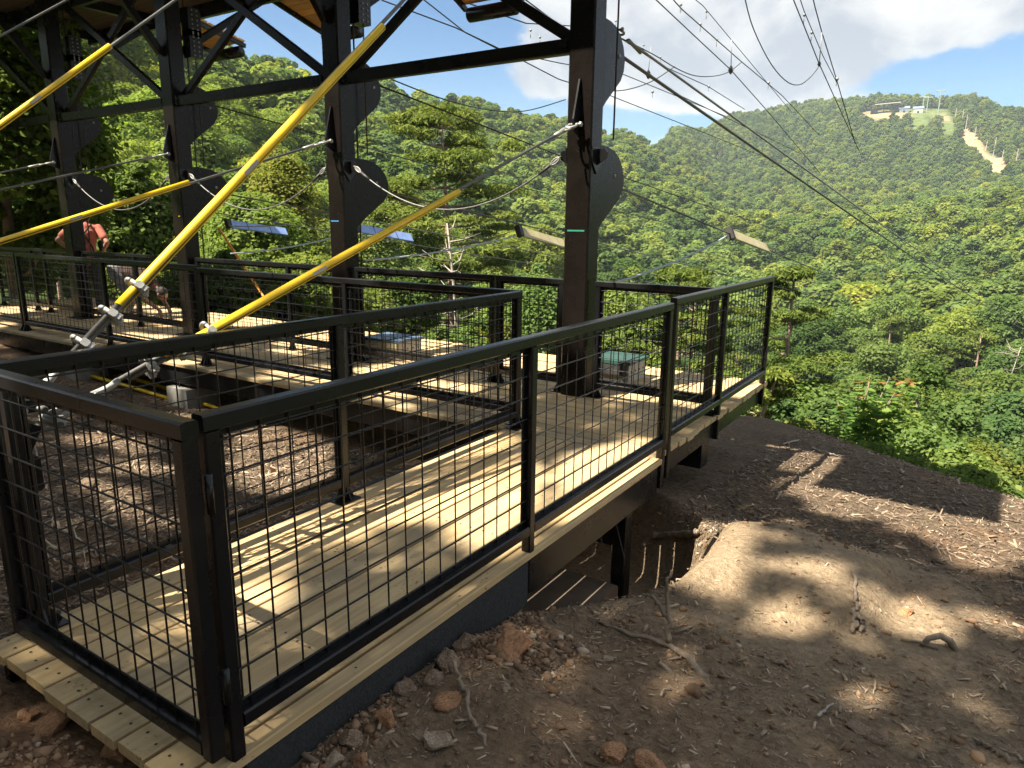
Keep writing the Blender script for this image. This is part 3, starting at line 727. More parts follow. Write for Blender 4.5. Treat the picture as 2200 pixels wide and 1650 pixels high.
def column(i, c):
    t = thing('steel_column', NAMES[i], 'column', (c, CY0+CDP/2, 0), 'black steel columns')
    wpart(MB().bar((c, CY0+CDP/2, 0.003), (c, CY0+CDP/2, 6.2), CW, CDP, (0, 1, 0), 0.014), 'shaft', STEEL_C, t)
    for dz in (0, 1.03):
        for sx in (0.085, -0.085):
            m = MB().plate(fin_poly(c+sx, dz), 0.014, (1, 0, 0)); wpart(m, 'fin_plate', STEEL_C, t)
        m = MB().tube([(c-0.10, 6.24, 2.0+dz), (c+0.10, 6.24, 2.0+dz)], 0.018, 8); wpart(m, 'fin_pin', GALV, t, True)
    # ear for the guy shackle on the near face
    m = MB().plate([(c, CY0-0.001, 2.76), (c, CY0-0.02, 2.76), (c, CY0-0.115, 2.43), (c, CY0-0.105, 2.34), (c, CY0-0.001, 2.30)], 0.016, (1, 0, 0)); wpart(m, 'guy_ear', STEEL, t)
    for sg in (1, -1):
        xx = c+sg*(CW/2+0.007)
        m = MB().plate([(xx, 5.70, 2.21), (xx, 5.875, 2.21), (xx, 5.875, 2.09), (xx, 5.787, 1.99), (xx, 5.70, 2.09)], 0.012, (1, 0, 0))
        m.plate([(xx, 5.79, 2.20), (xx+sg*0.075, 5.79, 2.20), (xx+sg*0.105, 5.79, 2.17), (xx+sg*0.095, 5.79, 2.12), (xx, 5.79, 2.06)], 0.012, (0, 1, 0))
        wpart(m, 'cable_ear', STEEL, t)
    # conduit rods behind the column
    m = MB().tube([(c+0.06, CY0+CDP+0.09, 0.01), (c+0.06, CY0+CDP+0.09, 6.0)], 0.010, 6).tube([(c+0.16, CY0+CDP+0.14, 2.3), (c+0.16, CY0+CDP+0.14, 6.0)], 0.008, 6)
    wpart(m, 'hanging_rods', DARKCABLE, t, True)
    if i in TAPES:
        z = TAPE_Z[i]; w = (0.03, 0.035, 0.12, 0.17)[i]
        x0 = c-CW/2+0.035 if i > 1 else c+0.02
        m = MB().box((x0, CY0-0.003, z), (x0+w, CY0-0.001, z+0.014)); wpart(m, 'tape_mark', TAPES[i], t)
    m = MB().box((c-0.2, CY0-0.07, 0.003), (c+0.2, CY0+CDP+0.07, 0.018)); 
    if i < 3: wpart(m, 'base_plate', STEEL, t)
for i, c in enumerate(COLS_X): column(i, c)

def beam_thing(name, label, p, q, w, h, cat='beam', group=None, bolts=True):
    t = thing(name, label, cat, tuple(p), group)
    m = MB().bar(p, q, w, h, (0, 0, 1), 0.008); wpart(m, 'box_section', STEEL_C, t)
    if bolts:
        d = np.array(q)-np.array(p); d /= np.linalg.norm(d)
        for e, sg in ((np.array(p), 1), (np.array(q), -1)):
            m = MB()
            for k in range(3):
                cc = e+d*sg*0.045+np.array([0, -w/2, (k-1)*h*0.28])
                m.tube([cc+np.array([0, 0.005, 0]), cc+np.array([0, -0.022, 0])], 0.014, 6)
            wpart(m, 'end_bolts', STEEL, t)
    return t
BN = ('black horizontal steel beam between the two leftmost columns', 'black horizontal steel beam between the two middle columns', 'black horizontal steel beam between the two rightmost columns')
DN = ('black diagonal steel brace rising rightward between the two leftmost columns', 'black diagonal steel brace rising rightward between the two middle columns', 'black diagonal steel brace rising rightward between the two rightmost columns')
DN2 = tuple(s.replace('rightward', 'leftward') for s in DN)
for i in range(3):
    a, b = COLS_X[i]+CW/2+0.002, COLS_X[i+1]-CW/2-0.002
    yb = 5.76
    beam_thing('steel_beam', BN[i], (a, yb, 3.045), (b, yb, 3.045), 0.075, 0.125, group='horizontal beams')
    beam_thing('diagonal_brace', DN[i], (a+0.02, 5.83, 3.10), (b-0.02, 5.83, 4.80), 0.06, 0.095, 'brace', 'diagonal braces', False)
    beam_thing('diagonal_brace', DN2[i], (b-0.02, 5.762, 3.115), (a+0.02, 5.762, 4.80), 0.06, 0.095, 'brace', 'diagonal braces', False)
beam_thing('diagonal_brace', 'black diagonal steel brace leaning off the left side of the leftmost column', (COLS_X[0]-CW/2-0.01, 5.76, 3.115), (COLS_X[0]-2.8, 5.76, 4.8), 0.06, 0.095, 'brace', 'diagonal braces', False)
beam_thing('steel_beam', 'black horizontal steel beam running left from the leftmost column', (COLS_X[0]-CW/2-0.002, 5.76, 3.045), (-15.0, 5.76, 3.045), 0.075, 0.125, group='horizontal beams')
for i, c in enumerate(COLS_X):
    beam_thing('knee_brace', 'black knee brace rising outward from the %s column to the upper deck' % ORD[i], (c, CY0+CDP+0.01, 3.66), (c, 7.30, 4.62), 0.085, 0.085, 'brace', 'knee braces', False)
    beam_thing('knee_brace', 'black knee brace rising toward the near side from the %s column' % ORD[i], (c-0.03, CY0-0.01, 3.62), (c-0.03, 4.85, 4.66), 0.085, 0.085, 'brace', 'knee braces', False)

UZ = 4.86
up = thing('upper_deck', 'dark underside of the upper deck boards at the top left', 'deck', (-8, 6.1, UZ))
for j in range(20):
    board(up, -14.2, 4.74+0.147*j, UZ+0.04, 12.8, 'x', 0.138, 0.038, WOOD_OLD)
for yy in (4.72, 6.15, 7.52):
    m = MB().cbox((-14.2, yy-0.04, UZ-0.20), (-1.4, yy+0.04, UZ), 0.005); wpart(m, 'floor_beam', STEEL, up)
for c in list(COLS_X)+[-14.1, -1.5]:
    m = MB().cbox((c-0.05, 4.765, UZ-0.14), (c+0.05, 6.105, UZ-0.002), 0.004); wpart(m, 'cross_beam', STEEL, up)
    m = MB().cbox((c-0.05, 6.195, UZ-0.14), (c+0.05, 7.475, UZ-0.002), 0.004); wpart(m, 'cross_beam', STEEL, up)

m = MB().box((-2.75, 3.1, UZ+0.0), (-1.35, 4.66, UZ+0.04)); wpart(m, 'unseen_shade_slab', WOOD_OLD, up)  # slab added overhead, out of view, to cast shade on the crest
GL = ('brown plank launch ramp with a dark roller, leftmost of three overhead', 'brown plank launch ramp overhead between the two middle columns', 'brown plank launch ramp overhead just left of the rightmost column')
for i, (px, py) in enumerate(((488, 116), (735, 74), (1058, 24))):
    c = COLS_X[i]; tip = onx(px, py, c+0.10); tip[0] = c+0.10
    cx = c+0.10
    base = np.array([cx, 7.62, UZ+0.02]); end = np.array([cx, tip[1]+0.05, tip[2]+0.14])
    t = thing('launch_ramp', GL[i], 'ramp', tuple(base), 'launch ramps')
    d = (end-base)/np.linalg.norm(end-base); n = np.cross((1, 0, 0), d); Ln = float(np.linalg.norm(end-base)); nn = int(Ln/0.146)
    for k in range(nn):
        p = base+d*(0.073+k*0.146); q = p.copy(); p[0] -= 0.52; q[0] += 0.52
        wpart(MB().bar(p, q, 0.136, 0.036, n, 0.003), 'plank', WOOD_UP, t)
    for sg in (-1, 1):
        off = np.array([sg*0.47, 0, 0])-n*0.055
        wpart(MB().bar(base+off, end+off, 0.05, 0.07, n, 0.004), 'side_bar', STEEL, t)
    wpart(MB().tube([tip+np.array([-0.38, 0, 0]), tip+np.array([0.38, 0, 0])], 0.095, 14), 'roller', STEEL, t, True)

# bolted plate stacks hanging behind the columns
for i, (pxs) in enumerate((((108, 95), (113, 135)), ((379, 38), (374, 84)), ((748, 2), None))):
    c = COLS_X[i]
    t = thing('plate_stack', 'black plate with rows of bright bolts hung behind the %s column' % ORD[i], 'plate', (c+0.17, CY0+CDP+0.14, 3.4), 'bolted plates behind the columns')
    for q in pxs:
        if q is None: continue
        p = onx(q[0], q[1], c+0.17)
        z = p[2]
        y0 = CY0+CDP+0.16
        w = MB().box((c+0.02, y0-0.09, z-0.17), (c+0.17, y0+0.09, z+0.17)); pl = wpart(w, 'plate', STEEL, t)
        bm = MB()
        for a in range(6):
            for b in (-0.035, 0.035):
                bm.tube([(c+0.168, y0+b, z-0.14+a*0.056), (c+0.180, y0+b, z-0.14+a*0.056)], 0.011, 8)
        wpart(bm, 'bolts', GALV, t)['kind'] = 'stuff'

# ================================================================== GUY WIRES
def shackle(parent, p, d, s=0.05, mat=None, pin=True):
    """bow shackle at p pulled along d (in the y-z plane)"""
    d = np.array(d, float); d /= np.linalg.norm(d); x = np.array([1., 0, 0]); p = np.array(p, float)
    pts = []
    for a in np.linspace(-0.15, math.pi+0.15, 13):
        pts.append(p+x*math.cos(a)*s*0.8+d*(s*1.1+math.sin(a)*s*0.9) if 0 <= a <= math.pi else p+x*math.cos(a)*s*0.62)
    m = MB().tube(pts, s*0.24, 8); o = wpart(m, 'shackle_bow', mat or GALV, parent, True)
    if pin:
        m = MB().tube([p-x*s*1.05, p+x*s*1.05], s*0.26, 8); wpart(m, 'shackle_pin', GALV, parent, True)
        m = MB().tube([p+x*s*1.0, p+x*s*1.35], s*0.42, 6); wpart(m, 'pin_nut', GALV, parent)
    return p+d*s*1.8
def clip(parent, p, d, s=1.0):
    """wire rope clip: saddle block, U-bolt, two nuts"""
    d = np.array(d, float); d /= np.linalg.norm(d); x = np.array([1., 0, 0]); n = np.cross(d, x); n /= np.linalg.norm(n)
    if n[2] < 0: n = -n
    x2 = x*0.8+n*0.6; n2 = np.cross(d, x2); 
    m = MB().bar(p-x2*0.05*s+n2*0.012*s, p+x2*0.05*s+n2*0.012*s, 0.034*s, 0.030*s, d, 0.006*s)
    wpart(m, 'clip_saddle', GALV, parent)
    m = MB()
    for sg in (-1, 1):
        m.tube([p+x2*sg*0.030*s-n2*0.028*s, p+x2*sg*0.030*s+n2*0.052*s], 0.0095*s, 8)
    m.tube([p+x2*0.03*s*math.cos(a)-n2*(0.028+0.02*math.sin(a))*s for a in np.linspace(0, math.pi, 7)], 0.0095*s, 8)
    wpart(m, 'clip_bolt', GALV, parent, True)
    m = MB()
    for sg in (-1, 1): m.tube([p+x2*sg*0.030*s+n2*0.028*s, p+x2*sg*0.030*s+n2*0.046*s], 0.019*s, 6)
    wpart(m, 'clip_nut', GALV, parent)
def guard(parent, a, b, r=0.0235, mat=None):
    a = np.array(a); b = np.array(b); n = 10; d = (b-a)/np.linalg.norm(b-a)
    # open-seamed sleeve: a tube of 13 sides with one narrow slot on its under side, flared at the lower end
    x = np.array([1., 0, 0]); u = np.cross(x, d); u /= np.linalg.norm(u); u = u if u[2] > 0 else -u
    k = 16; vs = []; L_ = np.linalg.norm(b-a)
    for i, s in enumerate((0, 0.06, 0.2, 0.6, 1.0)):
        c = a+(b-a)*s
        gap = (0.62, 0.42, 0.22, 0.14, 0.14)[i]
        for sgn, rr in ((0, r), (1, r*0.86)):
            for j in range(k+1):
                t = -0.42+gap+(2*math.pi-2*gap)*j/k
                vs.append(c+rr*(x*math.cos(t)+u*math.sin(t)))
    st = 2*(k+1); fs = []
    for i in range(4):
        for j in range(k):
            fs.append((i*st+j, i*st+j+1, (i+1)*st+j+1, (i+1)*st+j))
            fs.append((i*st+k+1+j, (i+1)*st+k+1+j, (i+1)*st+k+2+j, i*st+k+2+j))
        fs.append((i*st, (i+1)*st, (i+1)*st+k+1, i*st+k+1)); fs.append((i*st+k, i*st+2*k+1, (i+1)*st+2*k+1, (i+1)*st+k))
    for i in (0, 4):
        for j in range(k): fs.append((i*st+j, i*st+k+1+j, i*st+k+2+j, i*st+j+1) if i == 0 else (i*st+j, i*st+j+1, i*st+k+2+j, i*st+k+1+j))
    m = MB().add(vs, fs); wpart(m, 'yellow_sleeve', mat or YELLOW, parent, True)
    c = a+(b-a)*0.42; e = x*math.cos(0.15)+u*math.sin(0.15); tt = np.cross(e, d)
    wpart(MB().plate([c-d*0.05-tt*0.010+e*(r+0.0012), c+d*0.05-tt*0.010+e*(r+0.0012), c+d*0.05+tt*0.010+e*(r+0.0012), c-d*0.05+tt*0.010+e*(r+0.0012)], 0.001, e), 'worn_label', WHITEP, parent)
def guy(label, c, top, bottom, sleeve, low_end, clips=3, ear=True):
    """top/bottom: (y,z) in the plane x=c; sleeve: fractions along the cable"""
    T = np.array([c, *top]); B = np.array([c, *bottom]); d = (T-B)/np.linalg.norm(T-B)
    t = thing('guy_cable', label, 'guy cable', tuple(B), 'yellow sleeved guy cables')
    e = T
    if ear:
        e = shackle(t, T, B-T, 0.052)
        e2 = shackle(t, e-d*0.02, B-T, 0.044, pin=False)
        wpart(MB().tube([e2+d*0.02, e2-d*0.16], [0.020, 0.016], 8), 'swage_socket', GALV, t, True); e = e2-d*0.12
    wpart(MB().tube([e, B], 0.0115, 8), 'cable', CABLE, t, True)
    wpart(MB().tube([B+d*0.05+np.array([0.0, 0, -0.022]), B+d*0.75+np.array([0.0, 0, -0.024])], 0.0105, 8), 'cable_tail', CABLE, t, True)
    if sleeve: guard(t, sleeve[0], sleeve[1])
    for k in range(clips): clip(t, B+d*(0.15+0.165*k)+np.array([0, 0, -0.010]), d)
    # thimble eye to the anchor shackle
    if low_end:
        m = MB().tube([B, B-d*0.03+np.array([0.02, 0, 0.0]), B-d*0.11+np.array([0.03, 0, 0.0]), B-d*0.16, B-d*0.11+np.array([-0.03, 0, -0.01]), B-d*0.03+np.array([-0.02, 0, -0.015]), B], 0.013, 8)
        wpart(m, 'thimble_eye', GALV, t, True)
        shackle(t, B-d*0.30, d, 0.062)
    return t
X4, X3, X2, X1 = -3.05, -6.05, -9.05, -12.05
P = lambda x, y, c: onx(x, y, c)
g4b = P(262, 806, X4); g4 = P(240, 820, X4)
guy('lower yellow sleeved guy cable from the rightmost column down behind the walkway rail', X4, (5.605, 2.386), (g4b[1]-0.02, g4b[2]-0.02), (P(352, 768, X4), P(985, 412, X4)), True)
g3b = P(172, 742, X4)
guy('steep thick yellow sleeved guy cable crossing in front of the third column from the left', X4, (5.60, 4.70), (g3b[1]-0.10, g3b[2]-0.085), (P(257, 658, X4), P(821, 57, X4)), True, 3, True)
g2b = np.array([X3, 1.05, 0.975])
guy('lower yellow sleeved guy cable from the third column to the left edge', X3, (5.605, 2.40), (g2b[1], g2b[2]), (P(-60, 538, X3), P(405, 392, X3)), False, 0)
guy('steep yellow sleeved guy cable at the upper left, reaching the third column from the left', X3, (5.60, 4.70), (1.0, 1.02), (P(-60, 313, X3), P(236, 99, X3)), False, 0)
guy('bare lower guy cable from the second column from the left', X2, (5.605, 2.39), (1.0, 1.15), None, False, 0)
guy('bare steep guy cable above the second column from the left', X2, (5.60, 4.70), (1.0, 1.4), None, False, 0)
guy('bare lower guy cable from the leftmost column', X1, (5.605, 2.39), (1.0, 1.15), None, False, 0)

# ground anchor for the two nearest guys
an = thing('guy_anchor', 'dark slanted steel anchor post with shackle pins behind the gate at left', 'anchor', (-3.1, 0.9, hz(-3.1, 0.9)))
m = MB().bar((-3.05, 1.20, 0.80), (-3.12, 0.62, -0.35), 0.05, 0.20, (1, 0, 0), 0.006); wpart(m, 'anchor_plate', STEEL, an)
m = MB().bar((-3.10, 1.235, 0.86), (-3.0, 1.235, 0.86), 0.12, 0.05, (0, 0, 1), 0.004); wpart(m, 'head_lug', STEEL, an)
m = MB().bar((-3.14, 1.12, 0.60), (-2.965, 1.12, 0.60), 0.16, 0.14, (0, 0, 1), 0.01); wpart(m, 'collar', STEEL, an)
for yy, z in ((1.235, 0.845), (1.285, 0.775)):
    m = MB().tube([(-3.10, yy, z), (-2.965, yy, z)], 0.017, 10); wpart(m, 'pin', GALV, an, True)
    m = MB().tube([(-2.965, yy, z), (-2.955, yy, z)], 0.012, 10); wpart(m, 'pin_end', DARKCABLE, an)

# sagging safety cables from column to column
SG = ('sagging safety cable slung between the two leftmost columns', 'sagging safety cable slung between the two middle columns', 'sagging safety cable slung between the two rightmost columns')
for i in range(3):
    a = np.array([COLS_X[i]+CW/2+0.095, 5.79, 2.15]); b = np.array([COLS_X[i+1]-CW/2-0.095, 5.79, 2.15])
    t = thing('safety_cable', SG[i], 'cable', tuple(a), 'safety cables')
    pts = [a+(b-a)*s+np.array([0, -0.02, -0.46*4*s*(1-s)]) for s in np.linspace(0, 1, 25)]
    wpart(MB().tube(pts, 0.0085, 6), 'cable', CABLE, t, True)
    for e, q in ((pts[0], pts[2]), (pts[-1], pts[-3])):
        dd = (q-e)/np.linalg.norm(q-e)
        lp = [e+dd*0.07+0.05*np.array([math.cos(s)*dd[0], 0, math.cos(s)*dd[2]])+0.02*math.sin(s)*np.array([dd[2], 0, -dd[0]]) for s in np.linspace(0, 6.28, 13)]
        wpart(MB().tube(lp, 0.007, 6, False), 'snap_hook', GALV, t, True)
        wpart(MB().tube([e+dd*0.13, e+dd*0.27], 0.014, 8), 'cable_ferrule', DARKCABLE, t, True)

# ================================================================== ZIP LINES
def line(name, label, cat, pts, r, mat, group=None, sag=0.0, n=20):
    pts = [np.array(p, float) for p in pts]
    if len(pts) == 2: pts = [pts[0]+(pts[1]-pts[0])*s-np.array([0, 0, sag*4*s*(1-s)]) for s in np.linspace(0, 1, n)]
    o = MB().tube(pts, r, 6).build(name, mat, None, True)
    return tag(o, label, cat, group)
def brake(label, p, q, mat, c, w=0.11):
    t = thing('brake_block', label, 'brake block', tuple(p), 'zip line brakes')
    p = np.array(p); q = np.array(q); d = (q-p)/np.linalg.norm(q-p)
    wpart(MB().bar(p, q, 0.035, w*1.5, (-0.55, 0, 0.83), 0.008), 'cover', mat, t)
    wpart(MB().bar(p-d*0.06, p+d*0.03, 0.09, w*1.45, (-0.4, 0, 0.9), 0.004), 'end_clamp', BLACKP, t)
    m = MB()
    for s in ((0.3, 0.7) if mat is BLUEBRAKE else (0.97,)): m.bar(p+(q-p)*s-d*0.006, p+(q-p)*s+d*0.006, 0.041, w*1.5+0.006, (-0.55, 0, 0.83), 0)
    wpart(m, 'cable_tie', BLACKP, t)
for c, lab in ((X4, 'rightmost'), (X3, 'third from left'), (X2, 'second from left'), (X1, 'leftmost')):
    line('zip_line', 'lower zip line cable leaving the %s column over the back railing' % lab, 'zip line', [(c, 6.38, 1.93), (c, 11.0, 1.36), (c, 32, -1.25), (c+1, 120, -8.5)], 0.011, CABLE, 'lower zip lines')
brake('tan brake block on the zip line right of the rightmost column', P(1570, 502, X4), P(1648, 533, X4), TAN, X4, 0.115)
brake('tan brake block on the zip line just left of the rightmost column', P(1117, 497, X3), P(1215, 525, X3), TAN, X3, 0.125)
brake('blue brake block on the zip line right of the third column, behind the yellow sleeve', P(766, 490, X2), P(884, 511, X2), BLUEBRAKE, X2, 0.12)
brake('blue brake block on the zip line between the two middle columns', P(492, 481, X1), P(615, 498, X1), BLUEBRAKE, X1, 0.115)
def tether(label, a, b, sag=0.05): line('tether_rope', label, 'rope', [a, b], 0.011, ROPE, 'brake tether ropes', sag)
tether('pale rope from the right tan brake block back to the rightmost column', P(1562, 507, X4), (X4+0.16, 6.1, 1.02))
tether('pale rope from the tan brake block left of the rightmost column', P(1108, 506, X3), (X3+0.1, 6.0, 1.13))
tether('pale rope from the blue brake block near the third column', P(760, 497, X2), (X2+0.5, 6.1, 1.12), 0.06)
tether('pale rope from the leftmost blue brake block to the second column', P(490, 485, X1), (X2+0.2, 7.3, 1.50), 0.02)
def pline(name, label, pix, planes, r, mat, cat='zip line', group=None):
    pts = [onx(x, y, c) for (x, y), c in zip(pix, planes)]
    o = MB().tube(pts, r, 6).build(name, mat, None, True); return tag(o, label, cat, group)
# upper line from the rightmost column, dropping away to the right
a = np.array([X4+0.02, 6.36, 3.10]); dq = ray(2206, 705); b = CAMP+dq*(70.0/dq[1]); b2 = a+(b-a)*1.6
def sagline(a, b, s): return [a+(b-a)*k-np.array([0, 0, s*4*k*(1-k)]) for k in np.concatenate([np.linspace(0, .2, 12), np.linspace(.25, 1, 16)])]
z4 = thing('zip_line', 'double upper zip line cable dropping from the rightmost column across the right side', 'zip line', tuple(a), 'upper zip lines')
wpart(MB().tube(sagline(a+np.array([0, 0, -0.02]), b2, 0.25), 0.016, 6), 'cable', CABLE, z4, True)
wpart(MB().tube(sagline(a+np.array([0.06, 0.05, 0.10]), b2+np.array([0.06, 0, 0.05]), 0.10), 0.012, 6), 'second_cable', GALV, z4, True)
shackle(z4, a+np.array([0.02, -0.08, 0.16]), (0.1, 1, -0.25), 0.045)
wpart(MB().tube([a+np.array([0.05, 0.10, 0.11]), a+np.array([0.06, 0.36, 0.05])], 0.017, 8), 'swage_socket', GALV, z4, True)
line('zip_line', 'upper zip line cable leaving the third column from the left behind the rightmost one', 'zip line', [(X3+0.05, 6.3, 3.08), (X3+0.05, 10.6, 2.64), (X3+0.2, 40, 0.2), (X3+1, 140, -6)], 0.0105, DARKCABLE, 'upper zip lines')
line('zip_line', 'upper zip line cable leaving the second column from the left', 'zip line', [(X2+0.05, 6.3, 3.08), (X2+0.05, 10.6, 2.64), (X2+0.2, 40, 0.2), (X2+1, 140, -6)], 0.0105, DARKCABLE, 'upper zip lines')
# high lines in the sky: each a cable with a hanging pulley
def skyline(label, pix, c, r=0.011):
    pts = [onx(x, y, c) for x, y in pix]
    return tag(MB().tube(pts, r, 6).build('overhead_cable', DARKCABLE, None, True), label, 'overhead cable', 'overhead cables')
skyline('overhead cable carrying the right black pulley ball', [(1690, -40), (1705, 0), (1760, 137), (1800, 225), (1846, 325)], -3.4)
skyline('overhead cable just right of the right black pulley ball', [(1738, -40), (1751, 15), (1766, 70), (1797, 170), (1835, 300)], -3.6, 0.012)
skyline('overhead cable with small clips reaching the right pulley', [(1700, -60), (1728, 25), (1768, 120), (1798, 178)], -3.45, 0.009)
skyline('overhead cable carrying the middle black pulley ball', [(1370, -35), (1410, 0), (1495, 80), (1570, 150), (1650, 240), (1760, 370)], -5.6)
skyline('overhead cable above the middle black pulley ball', [(1420, -30), (1465, 20), (1590, 130), (1680, 205), (1760, 290)], -6.0, 0.012)
skyline('overhead cable running past the small clips high in the middle', [(1470, -20), (1510, 12), (1575, 90), (1650, 180), (1700, 240)], -6.1, 0.009)
skyline('overhead cable carrying the left black pulley ball', [(1050, -60), (1210, 60), (1300, 105), (1393, 158), (1450, 200), (1580, 262), (1720, 330)], -8.6, 0.014)
skyline('overhead cable dipping behind the rightmost column toward the left pulley', [(900, -30), (1130, 50), (1300, 60), (1420, 140), (1520, 185), (1600, 235)], -9.0, 0.013)
skyline('thin overhead cable crossing the blue gap left of the rightmost column', [(820, 0), (980, 60), (1080, 108), (1200, 170), (1310, 205), (1500, 280), (1700, 360)], -9.5, 0.013)
skyline('thin overhead cable crossing the blue gap and bending to the cloud', [(905, -5), (1000, 70), (1075, 108), (1200, 135), (1340, 160), (1560, 250)], -9.8, 0.013)
def sling(label, pix, c, r=0.010):
    pts = np.array([onx(x, y, c) for x, y in pix]); n = 24
    t = np.linspace(0, len(pts)-1, n); out = []
    for s in t:
        i = int(min(max(math.floor(s), 0), len(pts)-2)); f = s-i
        p0, p1, p2, p3 = pts[max(i-1, 0)], pts[i], pts[i+1], pts[min(i+2, len(pts)-1)]
        out.append(0.5*((2*p1)+(-p0+p2)*f+(2*p0-5*p1+4*p2-p3)*f*f+(-p0+3*p1-3*p2+p3)*f**3))
    return tag(MB().tube(out, r, 6).build('hanging_loop', DARKCABLE, None, True), label, 'cable loop', 'hanging cable loops')
sling('deep hanging cable loop reaching the right pulley', [(1600, -5), (1618, 60), (1655, 135), (1690, 175), (1718, 182), (1742, 165), (1758, 145)], -3.8)
sling('shallow hanging cable loop left of the middle pulley', [(1290, 60), (1400, 115), (1450, 145), (1490, 162), (1530, 164), (1565, 155), (1594, 133)], -5.8)
sling('hanging cable loop just right of the rightmost column top', [(1296, 195), (1345, 193), (1400, 175), (1450, 143)], -6.2)
sling('hanging cable loop over the ridge left of the rightmost column', [(840, 170), (950, 212), (1050, 236), (1130, 238), (1215, 214)], -9.6, 0.013)
def pulley(label, px, py, c, r, top):
    p = onx(px, py, c); t = thing('pulley_ball', label, 'pulley', tuple(p), 'black pulley balls')
    wpart(MB().ball(p, (r*0.55, r, r), 14, 9), 'ball', BLACKP, t, True)
    rim = [p+np.array([0, math.cos(s)*r*0.98, math.sin(s)*r*0.98]) for s in np.linspace(0, 6.283, 21)]
    wpart(MB().tube(rim, r*0.18, 6, False), 'rim', DARKCABLE, t, True)
    q = onx(top[0], top[1], c)
    wpart(MB().tube([p+np.array([0, 0, r]), q], 0.010, 5), 'hanger', GALV, t, True)
    wpart(MB().tube([p-np.array([r*0.7, 0, 0]), p+np.array([r*0.7, 0, 0])], r*0.28, 8), 'hub', GALV, t, True)
pulley('black pulley ball hanging high at the right, in front of the cloud', 1760, 137, -3.4, 0.055, (1766, 70))
pulley('black pulley ball hanging in the middle of the cloud', 1570, 150, -5.6, 0.088, (1572, 85))
pulley('small black pulley ball near the top of the rightmost column', 1393, 160, -8.6, 0.105, (1399, 100))
for k, (x, y, c) in enumerate(((1798, 170, -3.5), (1651, 178, -6.0), (1523, 186, -9.0), (1402, 197, -9.0), (1463, 10, -6.0), (1505, 52, -6.0), (1540, 85, -6.0), (1518, 25, -6.1), (1728, 32, -3.5), (1744, 70, -3.5), (1419, 123, -9.0), (1383, 97, -9.0), (1323, 45, -9.2), (1140, 65, -9.4), (1160, 80, -9.4))):
    p = onx(x, y, c); o = MB().ball(p, 0.045 if k < 4 else 0.03, 8, 6).tube([p, p-np.array([0, 0, 0.16])], 0.008, 5).build('cable_clamp', GALV, None, True)
    tag(o, 'small pale clamp gripping an overhead cable', 'clamp', 'overhead cable clamps')

# ================================================================== BOXES, FOOTINGS AND SMALL THINGS ON THE DECK
def lid_box(label, x, y, w, d, h, body, lid, front=None, front_lift=0.0):
    t = thing('storage_box', label, 'box', (x, y, 0))
    wpart(MB().box((x-w/2, y-d/2, 0.004), (x+w/2, y+d/2, h)), 'body', body, t)
    wpart(MB().cbox((x-w/2-0.03, y-d/2-0.04, h+0.001), (x+w/2+0.03, y+d/2+0.03, h+0.035), 0.008), 'lid', lid, t)
    if front: wpart(MB().box((x-w/2+0.01, y-d/2-0.035, h-0.11), (x+w/2-0.01, y-d/2-0.003, h-0.002)), 'front_rail', front, t)
    m = MB()
    for k in range(4): m.tube([(x+w/2, y-d/2+0.06+k*(d-0.12)/3, h*0.6), (x+w/2+0.006, y-d/2+0.06+k*(d-0.12)/3, h*0.6)], 0.010, 6)
    wpart(m, 'screw_heads', DARKCABLE, t)
q = onz(1330, 826, 0); lid_box('low white box with a green lid on the deck right of the rightmost column', q[0]-0.12, q[1]+0.25, 0.40, 0.42, 0.20, WHITEP, GREENP, DARKCABLE)
q = onz(815, 771, 0); lid_box('low white box with a pale blue lid on the deck beside the third column', q[0], q[1]+0.25, 0.52, 0.40, 0.20, WHITEP, BLUEP, TAN)
# black strap hanging from the blue lidded box
q = onz(800, 778, 0); line('black_strap', 'black strap lying on the boards in front of the blue lidded box', 'strap', [q+np.array([-0.25, -.05, 0.008]), q+np.array([-0.05, -0.08, 0.008]), q+np.array([0.12, -0.02, 0.008]), q+np.array([0.22, 0.06, 0.03]), q+np.array([0.2, 0.2, 0.12])], 0.010, STRAP)
# red netting
q = ony(800, 716, 8.4); h0 = hz(q[0], q[1]); t = thing('red_netting', 'scrap of red netting lying behind the platform near the third column', 'netting', (q[0], q[1], q[2]))
m = MB()
for k in range(7):
    m.tube([q+np.array([-0.35+0.1*k, 0.05*math.sin(k), 0.03*math.cos(k*2)]), q+np.array([-0.30+0.1*k, 0.15, -0.35])], 0.02, 5)
for k in range(4):
    m.tube([q+np.array([-0.4, 0.04*k, -0.09*k]), q+np.array([0.32, 0.04*k, -0.09*k-0.08])], 0.018, 5)
wpart(m, 'net', REDP, t)
wpart(MB().tube([(q[0]-0.35, q[1]+0.1, h0-0.1), (q[0]-0.35, q[1]+0.1, q[2]+0.05)], 0.02, 6), 'stake', DEADW, t)
wpart(MB().tube([(q[0]+0.3, q[1]+0.1, h0-0.1), (q[0]+0.3, q[1]+0.1, q[2]-0.25)], 0.02, 6), 'stake', DEADW, t)
# orange marker pole leaning beyond the back railing
a = ony(470, 490, 7.2); b = ony(578, 655, 7.2); b[2] = max(b[2], 0.01)
line('orange_pole', 'thin orange pole leaning behind the back railing between the middle columns', 'pole', [a, b], 0.018, ORANGE)

